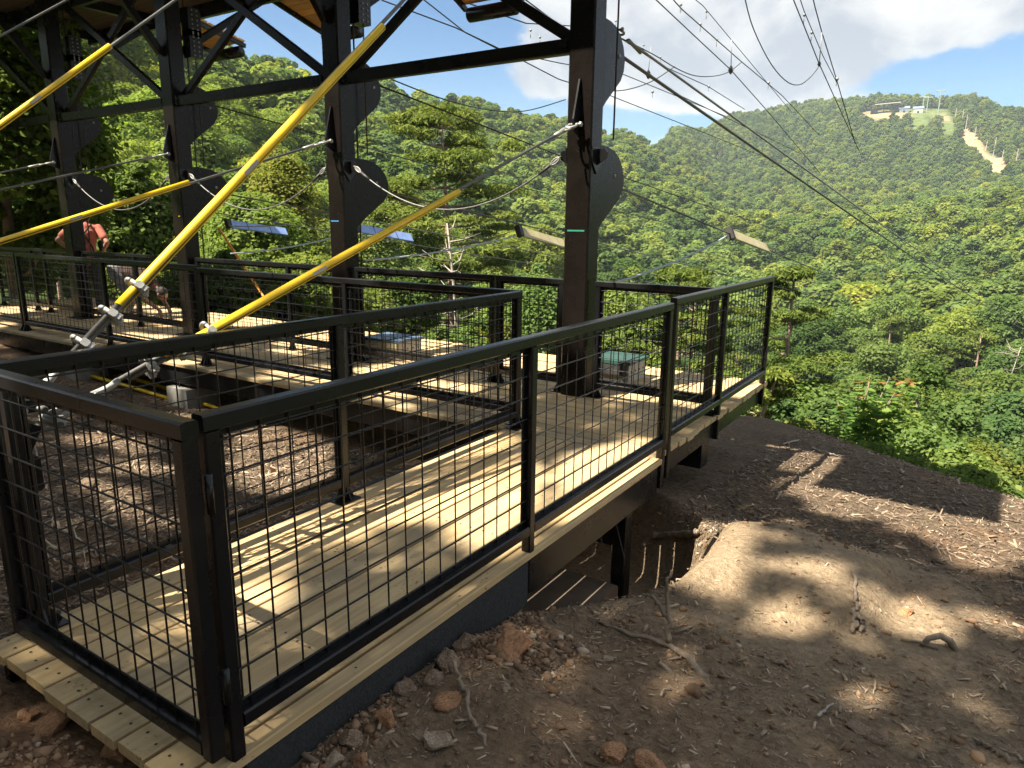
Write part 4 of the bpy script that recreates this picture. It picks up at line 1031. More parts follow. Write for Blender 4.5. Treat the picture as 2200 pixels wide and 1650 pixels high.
def footing(label, px, py, w=0.38):
    p = onground(px, py); x, y, z = p; t = thing('concrete_footing', label, 'footing', (x, y, z), 'concrete footings')
    wpart(MB().box((x-w/2, y-w/2, z-0.25), (x+w/2, y+w/2, z+0.22)), 'block', CONC, t)
    wpart(MB().bar((x, y, z+0.222), (x, y, z+0.48), 0.10, 0.10, (1, 0, 0), 0.004), 'stub_post', STEEL, t)
    m = MB()
    for sg in (-1, 1):
        m.plate([(x+sg*0.052, y, z+0.23), (x+sg*0.16, y, z+0.23), (x+sg*0.052, y, z+0.44)], 0.012, (0, 1, 0))
        m.plate([(x, y+sg*0.052, z+0.23), (x, y+sg*0.16, z+0.23), (x, y+sg*0.052, z+0.44)], 0.012, (1, 0, 0))
    wpart(m, 'gusset', STEEL, t)
footing('concrete footing with a black stub post on the mulch below the platform edge', 415, 868)
footing('small concrete footing under the platform edge at left', 178, 812, 0.30)
for (a, b, lab) in (((170, 806), (385, 868), 'long yellow sleeve lying on the mulch under the guy cables'), ((215, 800), (395, 850), 'second long yellow sleeve lying on the mulch beside the footing'), ((430, 872), (470, 884), 'short yellow sleeve end lying right of the footing')):
    p = onground(*a, 0.03); r_ = onground(*b, 0.03)
    line('spare_sleeve', lab, 'plastic sleeve', [p, (p+r_)/2+np.array([0, 0, 0.01]), r_], 0.022, YELLOW, 'spare yellow sleeves')

# slab below the walkway
o = MB().cbox((-2.95, 3.28, -1.2), (-1.74, 3.98, -0.75), 0.02).build('buried_slab', DIRTYCONC); tag(o, 'dirt covered concrete slab in the pit under the walkway', 'slab')

# ================================================================== ROCKS, STICKS, ROOTS
def rock_mesh(seed, mat, rough=0.32, sub=3):
    import bmesh
    bm = bmesh.new(); bmesh.ops.create_icosphere(bm, subdivisions=sub, radius=1.0); rg = np.random.default_rng(seed)
    planes = rg.normal(size=(14, 3)); planes /= np.linalg.norm(planes, axis=1)[:, None]; offs = rg.uniform(0.55, 0.95, 14)
    ph = rg.uniform(0, 50, 3)
    for v in bm.verts:
        c = np.array(v.co); d = planes@c
        for pl, of, dd in zip(planes, offs, d):
            if dd > of: c = c-pl*(dd-of)*0.9
        n = float(fbm(np.array([c[0]*2.2+c[2]*1.3+ph[0]]), np.array([c[1]*2.2-c[2]+ph[1]]), 4)[0])
        c = c*(1+rough*n*1.6); v.co = c
    me = bpy.data.meshes.new('rock'); bm.to_mesh(me); bm.free(); me.materials.append(mat)
    return me
ROCKS = [  # px, py, width px, flat, mat, label
    (1105, 1402, 125, .62, CLOD, 'big crumbly orange brown clod beside the walkway edge'),
    (1003, 1390, 82, .85, ROCK, 'grey brown rock leaning against the walkway beam'),
    (960, 1428, 70, .7, ROCK, 'smaller grey rock below the one leaning on the walkway beam'),
    (940, 1602, 72, .85, PALE_ROCK, 'pale angular rock at the bottom centre'),
    (830, 1550, 58, .95, CLOD, 'orange clod standing near the bottom of the walkway beam'),
    (962, 1512, 70, .5, CLOD, 'flat reddish clod beside the thin curved stick'),
    (1320, 1622, 78, .5, CLOD, 'orange clod at the bottom edge right of the centre'),
    (1395, 1648, 80, .5, CLOD, 'orange clod cut by the bottom edge'),
    (1085, 1478, 30, .6, PALE_ROCK, 'small pale stone below the big clod'),
    (925, 1470, 60, .6, ROCK, 'grey brown clod under the walkway beam near the stick'),
    (870, 1486, 55, .5, ROCK, 'low brown rock tucked under the walkway beam'),
    (750, 1600, 60, .8, ROCK, 'brown rock beside the beam at the bottom'),
    (715, 1640, 50, .7, PALE_ROCK, 'pale stone at the bottom edge beside the beam'),
    (775, 1640, 44, .7, CLOD, 'small orange clod at the bottom edge beside the beam'),
    (1310, 1418, 40, .35, PALE_ROCK, 'flat pale stone right of the big clod'),
    (120, 1560, 95, .55, CLOD, 'rounded earth clod in front of the plank ends'),
    (60, 1545, 50, .6, CLOD, 'earth clod left of the rounded one by the plank ends'),
    (255, 1618, 80, .5, CLOD, 'broken clay clod below the plank ends'),
    (590, 1020, 48, .7, PALE_ROCK, 'sunlit tan rock behind the left walkway railing'),
    (30, 1120, 60, .6, PALE_ROCK, 'pale rock behind the gate at the left edge'),
    (190, 1045, 42, .6, ROCK, 'grey stone on the mulch behind the gate'),
    (1885, 1590, 46, .5, ROCK, 'brown stone on the dirt at the lower right'),
    (1840, 1565, 60, .3, ROCK, 'flat brown slab of stone on the dirt at the lower right'),
    (1945, 1320, 40, .6, CLOD, 'small dark clod on the sunlit dirt at right'),
]
for i, (px, py, wpx, fl, mat, lab) in enumerate(ROCKS):
    p = onground(px, py); dist = float((p-CAMP)@FW); rad = wpx/F_PX*dist/2
    o = link('rock', rock_mesh(100+i, mat), None, tuple(p+np.array([0, 0, rad*fl*0.35])))
    o.scale = (rad, rad*random.uniform(.75, .95), rad*fl); o.rotation_euler = (random.uniform(-.3, .3), random.uniform(-.3, .3), random.uniform(0, 6.28))
    tag(o, lab, 'rock', 'rocks and clods')
def wiggle(pts, amp, n=14, seed=0):
    rg = np.random.default_rng(seed); pts = np.array(pts); t = np.linspace(0, len(pts)-1, n); out = []
    for s in t:
        i = int(min(math.floor(s), len(pts)-2)); f = s-i; out.append(pts[i]*(1-f)+pts[i+1]*f+rg.normal(size=3)*amp)
    return out
def stick(label, pix, r0, r1, mat, lift=0.015, name='stick', seed=1, lifts=None, amp=0.006, cat='stick'):
    pts = [onground(x, y, lift if lifts is None else lifts[k]) for k, (x, y) in enumerate(pix)]
    w = wiggle(pts, amp, 6*len(pix), seed); rr_ = np.linspace(r0, r1, len(w))*np.random.default_rng(seed).uniform(0.7, 1.15, len(w))*0.8; rr_[0] *= 0.35; rr_[-1] *= 0.4; o = MB().tube(w, list(rr_), 7).build(name, mat, None, True)
    return tag(o, label, cat)
stick('thin curved grey stick standing against the ground at the bottom centre', [(933, 1397), (975, 1440), (1000, 1500), (1015, 1560), (1045, 1618)], 0.010, 0.012, STICK, 0.03, seed=3)
t = thing('dead_branch', 'forked dead branch lying at the pit edge right of the walkway', 'branch', tuple(onground(1440, 1390)))
for k, (pix, lf, ra, rb) in enumerate((([(1290, 1338), (1340, 1362), (1390, 1380), (1435, 1392), (1478, 1420), (1515, 1458)], [.012, .012, .02, .02, .015, .0], 0.007, 0.017), ([(1437, 1392), (1432, 1350), (1428, 1300), (1432, 1252)], [.03, .10, .22, .30], 0.015, 0.006), ([(1432, 1340), (1425, 1310), (1415, 1330)], [.12, .2, .22], 0.012, 0.004))):
    pts = [onground(x, y) for x, y in pix]
    base = pts[0]
    if k == 1: pts = [pts[0]+np.array([0.0, 0.0, 0.03]), pts[0]+np.array([-0.02, 0.02, 0.12]), pts[0]+np.array([-0.04, 0.03, 0.24]), pts[0]+np.array([-0.03, 0.05, 0.36])]
    elif k == 2: pts = [pts[0]*0+onground(1437, 1392)+np.array([-0.03, .02, .15]), onground(1437, 1392)+np.array([-0.10, .02, .22]), onground(1437, 1392)+np.array([-0.16, .04, .2])]
    else: pts = [p+np.array([0, 0, l]) for p, l in zip(pts, lf)]
    w = wiggle(pts, 0.006, 16, 40+k); wpart(MB().tube(w, list(np.linspace(ra, rb, 16)), 7), 'limb', STICK, t, True)
t = thing('arched_root', 'brown root arching out of the dirt at the right', 'root', tuple(onground(2015, 1385)))
a, b = onground(1975, 1388), onground(2055, 1395)
wpart(MB().tube([a-np.array([0, 0, .02]), a+(b-a)*.2+np.array([0, 0, .045]), a+(b-a)*.5+np.array([0, 0, .065]), a+(b-a)*.8+np.array([0, 0, .04]), b-np.array([0, 0, .02])], [0.010, .014, .016, .018, .02], 7), 'root_arch', STICK, t, True)
wpart(MB().tube([a+np.array([-.08, 0, .005]), a+np.array([0, 0, .02]), a+(b-a)*.5+np.array([0, -.03, .01])], 0.007, 6), 'root_strand', STICK, t, True)
stick('knotted roots emerging at the right end of the mound', [(1832, 1225), (1838, 1280), (1836, 1330), (1830, 1365)], 0.012, 0.018, STICK, 0.012, 'root', 8, cat='root')
stick('short thick root beside the knotted ones on the mound', [(1842, 1335), (1855, 1345), (1850, 1360)], 0.018, 0.012, STICK, 0.012, 'root', 9, cat='root')
stick('half buried stick lying in the dirt left of the sunlit spot', [(1630, 1408), (1670, 1425), (1705, 1440)], 0.014, 0.010, STICK, 0.006, seed=10)
stick('pale splinter of wood on the dirt at the lower right', [(1755, 1545), (1790, 1515)], 0.010, 0.006, DEADW, 0.012, seed=11, amp=.002)
stick('pale stick on the dark mulch below the platform corner', [(1680, 958), (1718, 948)], 0.018, 0.012, DEADW, 0.02, seed=12, amp=.003)
stick('long thin stick on the dark mulch slope', [(1740, 965), (1780, 978), (1815, 984)], 0.014, 0.008, DEADW, 0.02, seed=13)
stick('short grey stick on the dark mulch slope', [(1788, 992), (1820, 989)], 0.012, 0.010, STICK, 0.02, seed=14, amp=.003)
stick('thick grey log end in the pit right of the support leg', [(1400, 1165), (1460, 1160), (1500, 1158)], 0.035, 0.03, STICK, 0.05, 'log', 15, cat='log')
stick('dark stick at the right bottom corner', [(2090, 1595), (2130, 1612), (2165, 1640)], 0.010, 0.012, STICK, 0.012, seed=16)
stick('dead stick leaning behind the gate mesh at left', [(72, 905), (75, 960), (88, 1010), (105, 1060)], 0.010, 0.012, STICK, 0.02, seed=17)
rt_ = thing('root_clump', 'clump of pale bare roots behind the gate', 'roots', tuple(onground(180, 1180)))
rg = np.random.default_rng(5)
for k in range(26):
    px, py = rg.uniform(40, 330), rg.uniform(1080, 1280); p = onground(px, py, 0.01); ang = rg.uniform(-2.6, -0.4); ln = rg.uniform(0.12, 0.4)
    pts = [p]
    for s in range(5):
        ang += rg.normal()*0.4; st = ln/5
        pts.append(pts[-1]+np.array([math.cos(ang)*st, math.sin(ang)*st*0.6, rg.normal()*0.02+0.01]))
    r0 = rg.uniform(0.003, 0.010)
    wpart(MB().tube(pts, list(np.linspace(r0, r0*0.35, 6)), 5), 'root', PALEROOT, rt_, True)

def chips():
    rg = np.random.default_rng(21); N = 76000
    def samp(n, x0, x1, y0, y1):
        x = rg.uniform(x0, x1, n*6); y = rg.uniform(y0, y1, n*6); r2 = (x*x+y*y+2.5)
        keep = rg.random(n*6) < np.clip(14.0/r2, 0, 1); return np.c_[x, y][keep][:n]
    P1 = samp(int(N*0.66), -1.7, 3.0, 1.3, 11.0); P2 = samp(int(N*0.30), -9.5, -2.96, 1.0, 4.5); P3 = samp(int(N*0.04), -14, -6, 7.6, 11)
    Q = np.concatenate([P1, P2, P3]); x, y = Q[:, 0], Q[:, 1]
    nz = fbm(x*1.3, y*1.3, 4)
    dirt = np.maximum(sstep(1.15, 0.7, np.sqrt(((x+0.5)/0.95)**2+((y-4.0)/0.95)**2)+nz*0.7), 0.55*sstep(1.25, 0.6, np.sqrt(((x+0.1)/1.5)**2+((y-3.3)/1.5)**2)+nz*1.2))
    dirt = np.maximum(dirt, 0.5*sstep(1.2, 0.6, np.sqrt(((x+1.2)/0.9)**2+((y-2.0)/1.2)**2)+nz))
    k = rg.random(len(x)) > dirt*0.85
    x, y = x[k], y[k]; n = len(x)
    dk = dirt[k]
    near_ = sstep(5.5, 2.0, np.hypot(x, y))
    L_ = (rg.lognormal(math.log(0.028), 0.55, n)*(1-0.45*dk)*(1-0.30*near_)).clip(0.006, 0.12); Wd = (L_*rg.uniform(0.08, 0.30, n)).clip(0.003, 0.018); T = Wd*rg.uniform(0.2, 0.5, n)
    z = height(x, y)+rg.uniform(-0.002, 0.014, n)
    yaw = rg.uniform(0, math.pi, n); tilt = rg.normal(0, 0.28, n)
    d = np.c_[np.cos(yaw)*np.cos(tilt), np.sin(yaw)*np.cos(tilt), np.sin(tilt)]; s = np.c_[-np.sin(yaw), np.cos(yaw), rg.normal(0, 0.25, n)]
    s /= np.linalg.norm(s, axis=1)[:, None]; u = np.cross(d, s); C = np.c_[x, y, z]
    V = np.zeros((n, 8, 3)); sg = [(-1, -1), (1, -1), (1, 1), (-1, 1)]
    for i, (a, b) in enumerate(sg):
        e = rg.uniform(0.5, 1.0, n)[:, None] if b > 0 else 1.0
        V[:, i] = C+d*(a*L_/2)[:, None]+s*(b*Wd/2)[:, None]*e
        V[:, i+4] = V[:, i]+u*T[:, None]
    base = (np.arange(n)*8)[:, None, None]
    F = (np.array([[4, 5, 6, 7], [0, 1, 5, 4], [1, 2, 6, 5], [2, 3, 7, 6], [3, 0, 4, 7]])[None]+base).reshape(-1, 4)
    tint = np.repeat(np.clip(rg.beta(1.6, 2.4, n)+0.20*dk, 0, 0.86), 5)
    o = link('wood_chips', mesh_np('wood_chips', V.reshape(-1, 3), F, mat=CHIPS, attrs={'tint': ('FACE', tint)}))
    tag(o, 'brown shredded wood chips strewn over the ground', 'mulch', kind='stuff')
chips()
def clods():
    """loose crumbs of earth and small stones, too many to count"""
    rg = np.random.default_rng(33); n = 12000
    reg = [(-1.62, 0.9, 1.3, 4.6, .30), (-1.66, -1.2, 1.2, 3.1, .34), (-3.1, -1.7, 0.35, 0.92, .24), (-3.9, -2.98, 1.0, 2.6, .11), (-2.6, -1.2, 3.0, 5.2, .11)]
    pts = []
    for a, b, c, d, f in reg: pts.append(np.c_[rg.uniform(a, b, int(n*f)), rg.uniform(c, d, int(n*f))])
    Q = np.concatenate(pts); n = len(Q); x, y = Q[:, 0], Q[:, 1]
    clus = fbm(x*2.2+7, y*2.2, 3); k = rg.random(n) < 0.35+clus*3; x, y = x[k], y[k]; n = len(x)
    rad = rg.lognormal(math.log(0.009), 0.55, n).clip(0.003, 0.04)
    ico = np.array([[0, 0, 1], [.894, 0, .447], [.276, .851, .447], [-.724, .526, .447], [-.724, -.526, .447], [.276, -.851, .447], [.724, .526, -.447], [-.276, .851, -.447], [-.894, 0, -.447], [-.276, -.851, -.447], [.724, -.526, -.447], [0, 0, -1]])
    fi = np.array([[0, 1, 2], [0, 2, 3], [0, 3, 4], [0, 4, 5], [0, 5, 1], [1, 6, 2], [2, 7, 3], [3, 8, 4], [4, 9, 5], [5, 10, 1], [6, 7, 2], [7, 8, 3], [8, 9, 4], [9, 10, 5], [10, 6, 1], [11, 7, 6], [11, 8, 7], [11, 9, 8], [11, 10, 9], [11, 6, 10]])
    V = ico[None]*rad[:, None, None]*rg.uniform(0.45, 1.4, (n, 12, 1))*np.stack([np.ones(n), rg.uniform(.6, 1, n), rg.uniform(.45, .9, n)], -1)[:, None, :]
    V = V+np.c_[x, y, height(x, y)+rad*0.2][:, None, :]
    F = (fi[None]+(np.arange(n)*12)[:, None, None]).reshape(-1, 3)
    o = link('earth_crumbs', mesh_np('earth_crumbs', V.reshape(-1, 3), None, F, mat=CLODM, attrs={'tint': ('FACE', np.repeat(rg.random(n), 20))}))
    tag(o, 'loose crumbs of brown earth and small stones', 'earth', kind='stuff')
def clod_mat():
    m, nt, N, L, b = newmat('earth_crumbs')
    at = N.new('ShaderNodeAttribute'); at.attribute_name = 'tint'
    L.new(ramp(N, L, at.outputs['Fac'], [(0.0, (0.14, 0.09, 0.055)), (0.6, (0.26, 0.165, 0.10)), (0.92, (0.34, 0.225, 0.14)), (1.0, (0.44, 0.36, 0.27))]), b.inputs['Base Color'])
    b.inputs['Roughness'].default_value = 1.0; b.inputs['Specular IOR Level'].default_value = 0.1
    return m
CLODM = clod_mat(); clods()

# ================================================================== PEOPLE
def remeshed(mb, name, mat, parent, voxel, loc, rz, smooth_it=4):
    o = link('tmp', mb.mesh('tmp', mat), None)
    md = o.modifiers.new('r', 'REMESH'); md.mode = 'VOXEL'; md.voxel_size = voxel; md.use_smooth_shade = True
    sm = o.modifiers.new('s', 'SMOOTH'); sm.iterations = smooth_it; sm.factor = 0.5
    dg = bpy.context.evaluated_depsgraph_get(); me = bpy.data.meshes.new_from_object(o.evaluated_get(dg)); me.name = name
    bpy.data.objects.remove(o)
    if not me.materials: me.materials.append(mat)
    me.polygons.foreach_set('use_smooth', np.ones(len(me.polygons), bool))
    return link(name, me, parent)
def limb(mb, pts, rs): 
    mb.tube(pts, rs, 10)
    for p, r in zip(pts, rs): mb.ball(p, r, 10, 7)
def hand(mb, w, d, side):
    """palm and five bent fingers from wrist w along d"""
    d = np.array(d, float); d /= np.linalg.norm(d); s = np.cross(d, (0, 0, 1)); s /= np.linalg.norm(s); u = np.cross(s, d); w = np.array(w)
    limb(mb, [w, w+d*0.045, w+d*0.085], [0.026, 0.034, 0.033])
    for k, (o, L_) in enumerate(((-0.03, .062), (-0.01, .075), (0.011, .072), (0.03, .055))):
        b = w+d*0.085+s*o; limb(mb, [b, b+d*L_*0.55-u*0.008, b+d*L_*0.9-u*0.03], [0.0105, 0.0095, 0.008])
    b = w+d*0.03+s*side*0.03; limb(mb, [b, b+s*side*0.03+d*0.025, b+s*side*0.035+d*0.058], [0.013, 0.011, 0.009])
def face(parent, hc, f, mat_hair):
    f = np.array(f, float); r = np.cross(f, (0, 0, 1))
    m = MB()
    for sg in (-1, 1): m.ball(np.array(hc)+f*0.088+r*sg*0.032+np.array([0, 0, 0.005]), 0.011, 8, 6)
    m.build('eyes', WHITEP, parent, True)
def person_back():
    p = onz(203, 668, 0); rz = math.atan2(0.62, -0.78)-math.pi/2
    t = thing('person', 'person in a salmon shirt and black harness, seen from behind with hands on hips', 'person', (p[0], p[1], 0.005), None, rz)
    b = MB()
    hc = np.array([0.03, 0.04, 1.625])
    b.ball(hc, (0.074, 0.094, 0.112), 14, 10); b.ball(hc+np.array([0.005, 0.09, -0.015]), (0.014, 0.022, 0.02)); b.ball(hc+np.array([0.0, 0.045, -0.075]), (0.05, 0.05, 0.045))
    for sg in (-1, 1): b.ball(hc+np.array([sg*0.076, -0.005, -0.005]), (0.012, 0.022, 0.032))
    limb(b, [(0, 0, 1.40), (0.01, 0.01, 1.47), (0.02, 0.025, 1.55)], [0.075, 0.058, 0.054])
    limb(b, [(0, 0, 1.36), (0, 0.0, 1.12), (0, 0, 0.98)], [0.12, 0.11, 0.12]); limb(b, [(-0.16, 0, 1.41), (0.16, 0, 1.41)], [0.06, 0.06])
    arms = {-1: ((-0.20, 0, 1.405), (-0.40, -0.09, 1.20), (-0.235, 0.03, 1.02)), 1: ((0.20, 0, 1.405), (0.345, -0.15, 1.17), (0.215, 0.05, 0.99))}
    for sg, (s, e, w) in arms.items():
        limb(b, [s, (np.array(s)+np.array(e))/2, e], [0.052, 0.047, 0.041]); limb(b, [e, (np.array(e)*.6+np.array(w)*.4), w], [0.041, 0.039, 0.027])
        hand(b, w, (-sg*0.5, 0.75, -0.3), sg)
    for sg in (-1, 1): limb(b, [(sg*0.09, 0, 0.93), (sg*0.10, 0.02, 0.5), (sg*0.11, -0.01, 0.09)], [0.085, 0.055, 0.04])
    remeshed(b, 'body', SKIN, t, 0.011, 0, 0)
    s = MB()
    limb(s, [(0, 0, 1.395), (0, -0.012, 1.28), (0, 0, 1.12), (0, 0, 0.98), (0, 0.0, 0.90)], [0.115, 0.148, 0.138, 0.148, 0.150]); limb(s, [(-0.175, 0, 1.40), (0, -0.01, 1.41), (0.175, 0, 1.40)], [0.068, 0.088, 0.068])
    s.ball((-0.07, -0.02, 1.26), (0.115, 0.12, 0.16)); s.ball((0.07, -0.02, 1.26), (0.115, 0.12, 0.16)); s.ball((-0.05, 0, 0.95), (0.125, 0.125, 0.11)); s.ball((0.05, 0, 0.95), (0.125, 0.125, 0.11))
    for sg, (a, e, w) in arms.items(): limb(s, [a, np.array(a)*.35+np.array(e)*.65], [0.070, 0.068])
    remeshed(s, 'shirt', SALMON, t, 0.014, 0, 0)
    l = MB()
    for sg in (-1, 1): limb(l, [(sg*0.085, 0, 0.90), (sg*0.10, 0.02, 0.5), (sg*0.11, -0.01, 0.12)], [0.115, 0.082, 0.075])
    l.ball((0, 0, 0.90), (0.165, 0.12, 0.09)); remeshed(l, 'trousers', DKCLOTH, t, 0.016, 0, 0)
    h = MB().ball(hc+np.array([0, -0.012, 0.018]), (0.084, 0.100, 0.108), 14, 10); h.ball(hc+np.array([0, -0.05, -0.05]), (0.06, 0.05, 0.06)); remeshed(h, 'hair', HAIR, t, 0.012, 0, 0)
    face(t, hc, (0, 1, 0), HAIR)
    st = MB()
    back = lambda x, z, y: np.array([x, y, z])
    for sg in (-1, 1):
        st.tube([(sg*0.12, 0.02, 1.475), (sg*0.10, -0.10, 1.44), (sg*0.03, -0.165, 1.33), (-sg*0.06, -0.165, 1.22), (-sg*0.12, -0.145, 1.08), (-sg*0.13, -0.13, 0.98)], 0.015, 6)
    st.tube([(-0.155, -0.06, 0.985), (0, -0.162, 0.985), (0.155, -0.06, 0.985), (0.13, 0.12, 0.985), (-0.13, 0.12, 0.985), (-0.155, -0.06, 0.985)], 0.017, 6)
    st.ball((0, -0.17, 1.28), (0.035, 0.018, 0.035)); st.ball((0.20, 0.11, 1.10), (0.05, 0.06, 0.10))
    st.build('harness', STRAP, t, True)
    bt = MB()
    for sg in (-1, 1): limb(bt, [(sg*0.11, -0.04, 0.05), (sg*0.115, 0.13, 0.04)], [0.048, 0.042])
    remeshed(bt, 'boots', BOOT, t, 0.012, 0, 0)
person_back()
def person_bent():
    p = onz(262, 684, 0); rz = math.atan2(0.50, 0.86)-math.pi/2
    t = thing('person', 'person in light grey trousers bending over behind the mesh railings', 'person', (p[0], p[1]+0.05, 0.005), None, rz)
    b = MB(); hc = np.array([0.02, 0.66, 0.40])
    b.ball(hc, (0.076, 0.10, 0.10), 14, 10); b.ball(hc+np.array([0, 0.06, -0.085]), (0.015, 0.02, 0.022))
    for sg in (-1, 1): b.ball(hc+np.array([sg*0.077, -0.01, 0]), (0.012, 0.022, 0.03))
    limb(b, [(0, 0.44, 0.56), (0.01, 0.57, 0.48)], [0.075, 0.056]); limb(b, [(0, 0.0, 0.76), (0, 0.22, 0.72), (0, 0.44, 0.58)], [0.12, 0.12, 0.11])
    for sg in (-1, 1):
        s, e, w = np.array([sg*0.18, 0.44, 0.55]), np.array([sg*0.24, 0.50, 0.32]), np.array([sg*0.14, 0.66, 0.16])
        limb(b, [s, e], [0.052, 0.042]); limb(b, [e, w], [0.041, 0.027]); hand(b, w, (0, 0.3, -1), sg)
        limb(b, [(sg*0.1, -0.02, 0.74), (sg*0.12, 0.16, 0.42), (sg*0.12, -0.03, 0.08)], [0.09, 0.06, 0.042])
    remeshed(b, 'body', SKIN, t, 0.012, 0, 0)
    s = MB(); limb(s, [(0, 0.04, 0.76), (0, 0.22, 0.73), (0, 0.43, 0.60)], [0.145, 0.16, 0.14]); limb(s, [(-0.16, 0.44, 0.57), (0.16, 0.44, 0.57)], [0.08, 0.08])
    for sg in (-1, 1): limb(s, [(sg*0.18, 0.44, 0.55), (sg*0.22, 0.48, 0.40)], [0.072, 0.07])
    remeshed(s, 'shirt', BROWNCLOTH, t, 0.015, 0, 0)
    l = MB()
    for sg in (-1, 1): limb(l, [(sg*0.09, -0.02, 0.76), (sg*0.12, 0.16, 0.42), (sg*0.12, -0.03, 0.11)], [0.128, 0.090, 0.078])
    remeshed(l, 'trousers', GREYCLOTH, t, 0.016, 0, 0)
    h = MB().ball(hc+np.array([0, -0.005, 0.022]), (0.086, 0.108, 0.095), 14, 10); remeshed(h, 'hair', HAIR, t, 0.012, 0, 0)
    face(t, hc, (0, 0.8, -0.6), HAIR)
    bt = MB()
    for sg in (-1, 1): limb(bt, [(sg*0.12, -0.05, 0.05), (sg*0.125, 0.12, 0.04)], [0.048, 0.042])
    remeshed(bt, 'boots', BOOT, t, 0.012, 0, 0)
person_bent()

# ================================================================== TREES
def leaf_cloud(rg, lobes, n, size, ratio=0.6, up=0.35, rnd=0.6, shell=(0.70, 1.05), zmin=-0.55, tintbias=0.0):
    """n small leaf faces spread over the shells of ellipsoid lobes: (centre, radii)"""
    C = np.array([l[0] for l in lobes], float); Rr = np.array([l[1] for l in lobes], float)
    wgt = (Rr[:, 0]*Rr[:, 1]+Rr[:, 0]*Rr[:, 2]); k = rg.choice(len(lobes), n, p=wgt/wgt.sum())
    d = rg.normal(size=(n, 3)); d /= np.linalg.norm(d, axis=1)[:, None]
    bad = d[:, 2] < zmin; d[bad, 2] *= -1
    p = C[k]+Rr[k]*d*rg.uniform(*shell, n)[:, None]
    nm = d+np.array([0, 0, up])+rg.normal(size=(n, 3))*rnd; nm /= np.linalg.norm(nm, axis=1)[:, None]
    t = np.cross(nm, rg.normal(size=(n, 3))); t /= np.linalg.norm(t, axis=1)[:, None]; b = np.cross(nm, t)
    s = size*rg.uniform(0.6, 1.35, n)[:, None]; w = s*ratio
    V = np.stack([p-t*s*0.5, p+b*w*0.5-t*s*0.06+nm*s*0.06, p+t*s*0.5, p-b*w*0.5-t*s*0.06+nm*s*0.06], 1).reshape(-1, 3)
    F = np.arange(n*4).reshape(n, 4)
    lr = rg.random(len(lobes)); tint = np.clip(0.34*lr[k]+0.5*rg.random(n)+0.12+tintbias, 0, 1)
    return V, F, tint
def broad_lobes(rg, Ht, hb, Rm, n):
    lobes = [((0, 0, hb+(Ht-hb)*0.55), (Rm*0.55, Rm*0.55, (Ht-hb)*0.36))]
    for i in range(n):
        t = (i+rg.uniform(0, 1))/n; prof = math.sin(math.pi*(0.16+0.74*t))**0.7; a = i*2.4+rg.uniform(-0.5, 0.5)
        rr = Rm*rg.uniform(0.26, 0.42)*(1.08-0.35*t); q = Rm*prof*rg.uniform(0.55, 0.80)
        lobes.append(((q*math.cos(a), q*math.sin(a), hb+(Ht-hb)*(0.08+0.84*t)), (rr, rr, rr*rg.uniform(0.6, 0.85))))
    lobes.append(((rg.normal()*0.2, rg.normal()*0.2, Ht-Rm*0.28), (Rm*0.34, Rm*0.34, Rm*0.28)))
    return lobes
def broad_tree(seed, Ht, hb, Rm, nl, nleaf, size, leafm, barkm, limbs=7, ratio=0.62, layered=False):
    rg = np.random.default_rng(seed); lobes = broad_lobes(rg, Ht, hb, Rm, nl)
    if layered:
        extra = []
        for c, r in lobes[1:]:
            for _ in range(2):
                o = rg.normal(size=3)*np.array([.7, .7, .7])*r[0]; extra.append((np.array(c)+o, (r[0]*rg.uniform(.3, .55),)*2+(r[0]*rg.uniform(.22, .42),)))
        lobes = [(c, (r[0]*.85, r[1]*.85, r[2]*.7)) for c, r in lobes]+extra
    V, F, tint = leaf_cloud(rg, lobes, nleaf, size, ratio, 1.1 if layered else 1.0, 0.7, (0.6, 1.05) if layered else (0.72, 1.05))
    if layered:      # stray leaves between the clumps
        V2, F2, t2 = leaf_cloud(rg, [((0, 0, hb+(Ht-hb)*0.52), (Rm*0.95, Rm*0.95, (Ht-hb)*0.50))], int(nleaf*0.3), size, ratio, 1.0, 0.8, (0.45, 1.02))
        F = np.concatenate([F, F2+len(V)]); V = np.concatenate([V, V2]); tint = np.concatenate([tint, t2])
    crown = mesh_np('crown', V, F, mat=leafm, attrs={'tint': ('FACE', tint)})
    m = MB(); r0 = Ht*0.016+0.03
    lean = rg.normal(size=2)*0.25
    tr = [np.array([lean[0]*s*s, lean[1]*s*s, s*Ht*0.86-0.4*(s == 0)]) for s in np.linspace(0, 1, 7)]
    m.tube(tr, list(np.linspace(r0, r0*0.2, 7)), 7)
    for i in rg.choice(len(lobes), min(limbs, len(lobes)), replace=False):
        c = np.array(lobes[i][0]); z0 = max(hb*0.7, c[2]-np.hypot(c[0], c[1])*0.9-0.3); s = min(z0/(Ht*0.86), 0.95); b = np.array([lean[0]*s*s, lean[1]*s*s, s*Ht*0.86])
        m.tube([b, b*0.5+c*0.5+np.array([0, 0, -0.1]), c], [r0*0.45, r0*0.3, r0*0.1], 5)
    return crown, m.mesh('trunk', barkm, True)
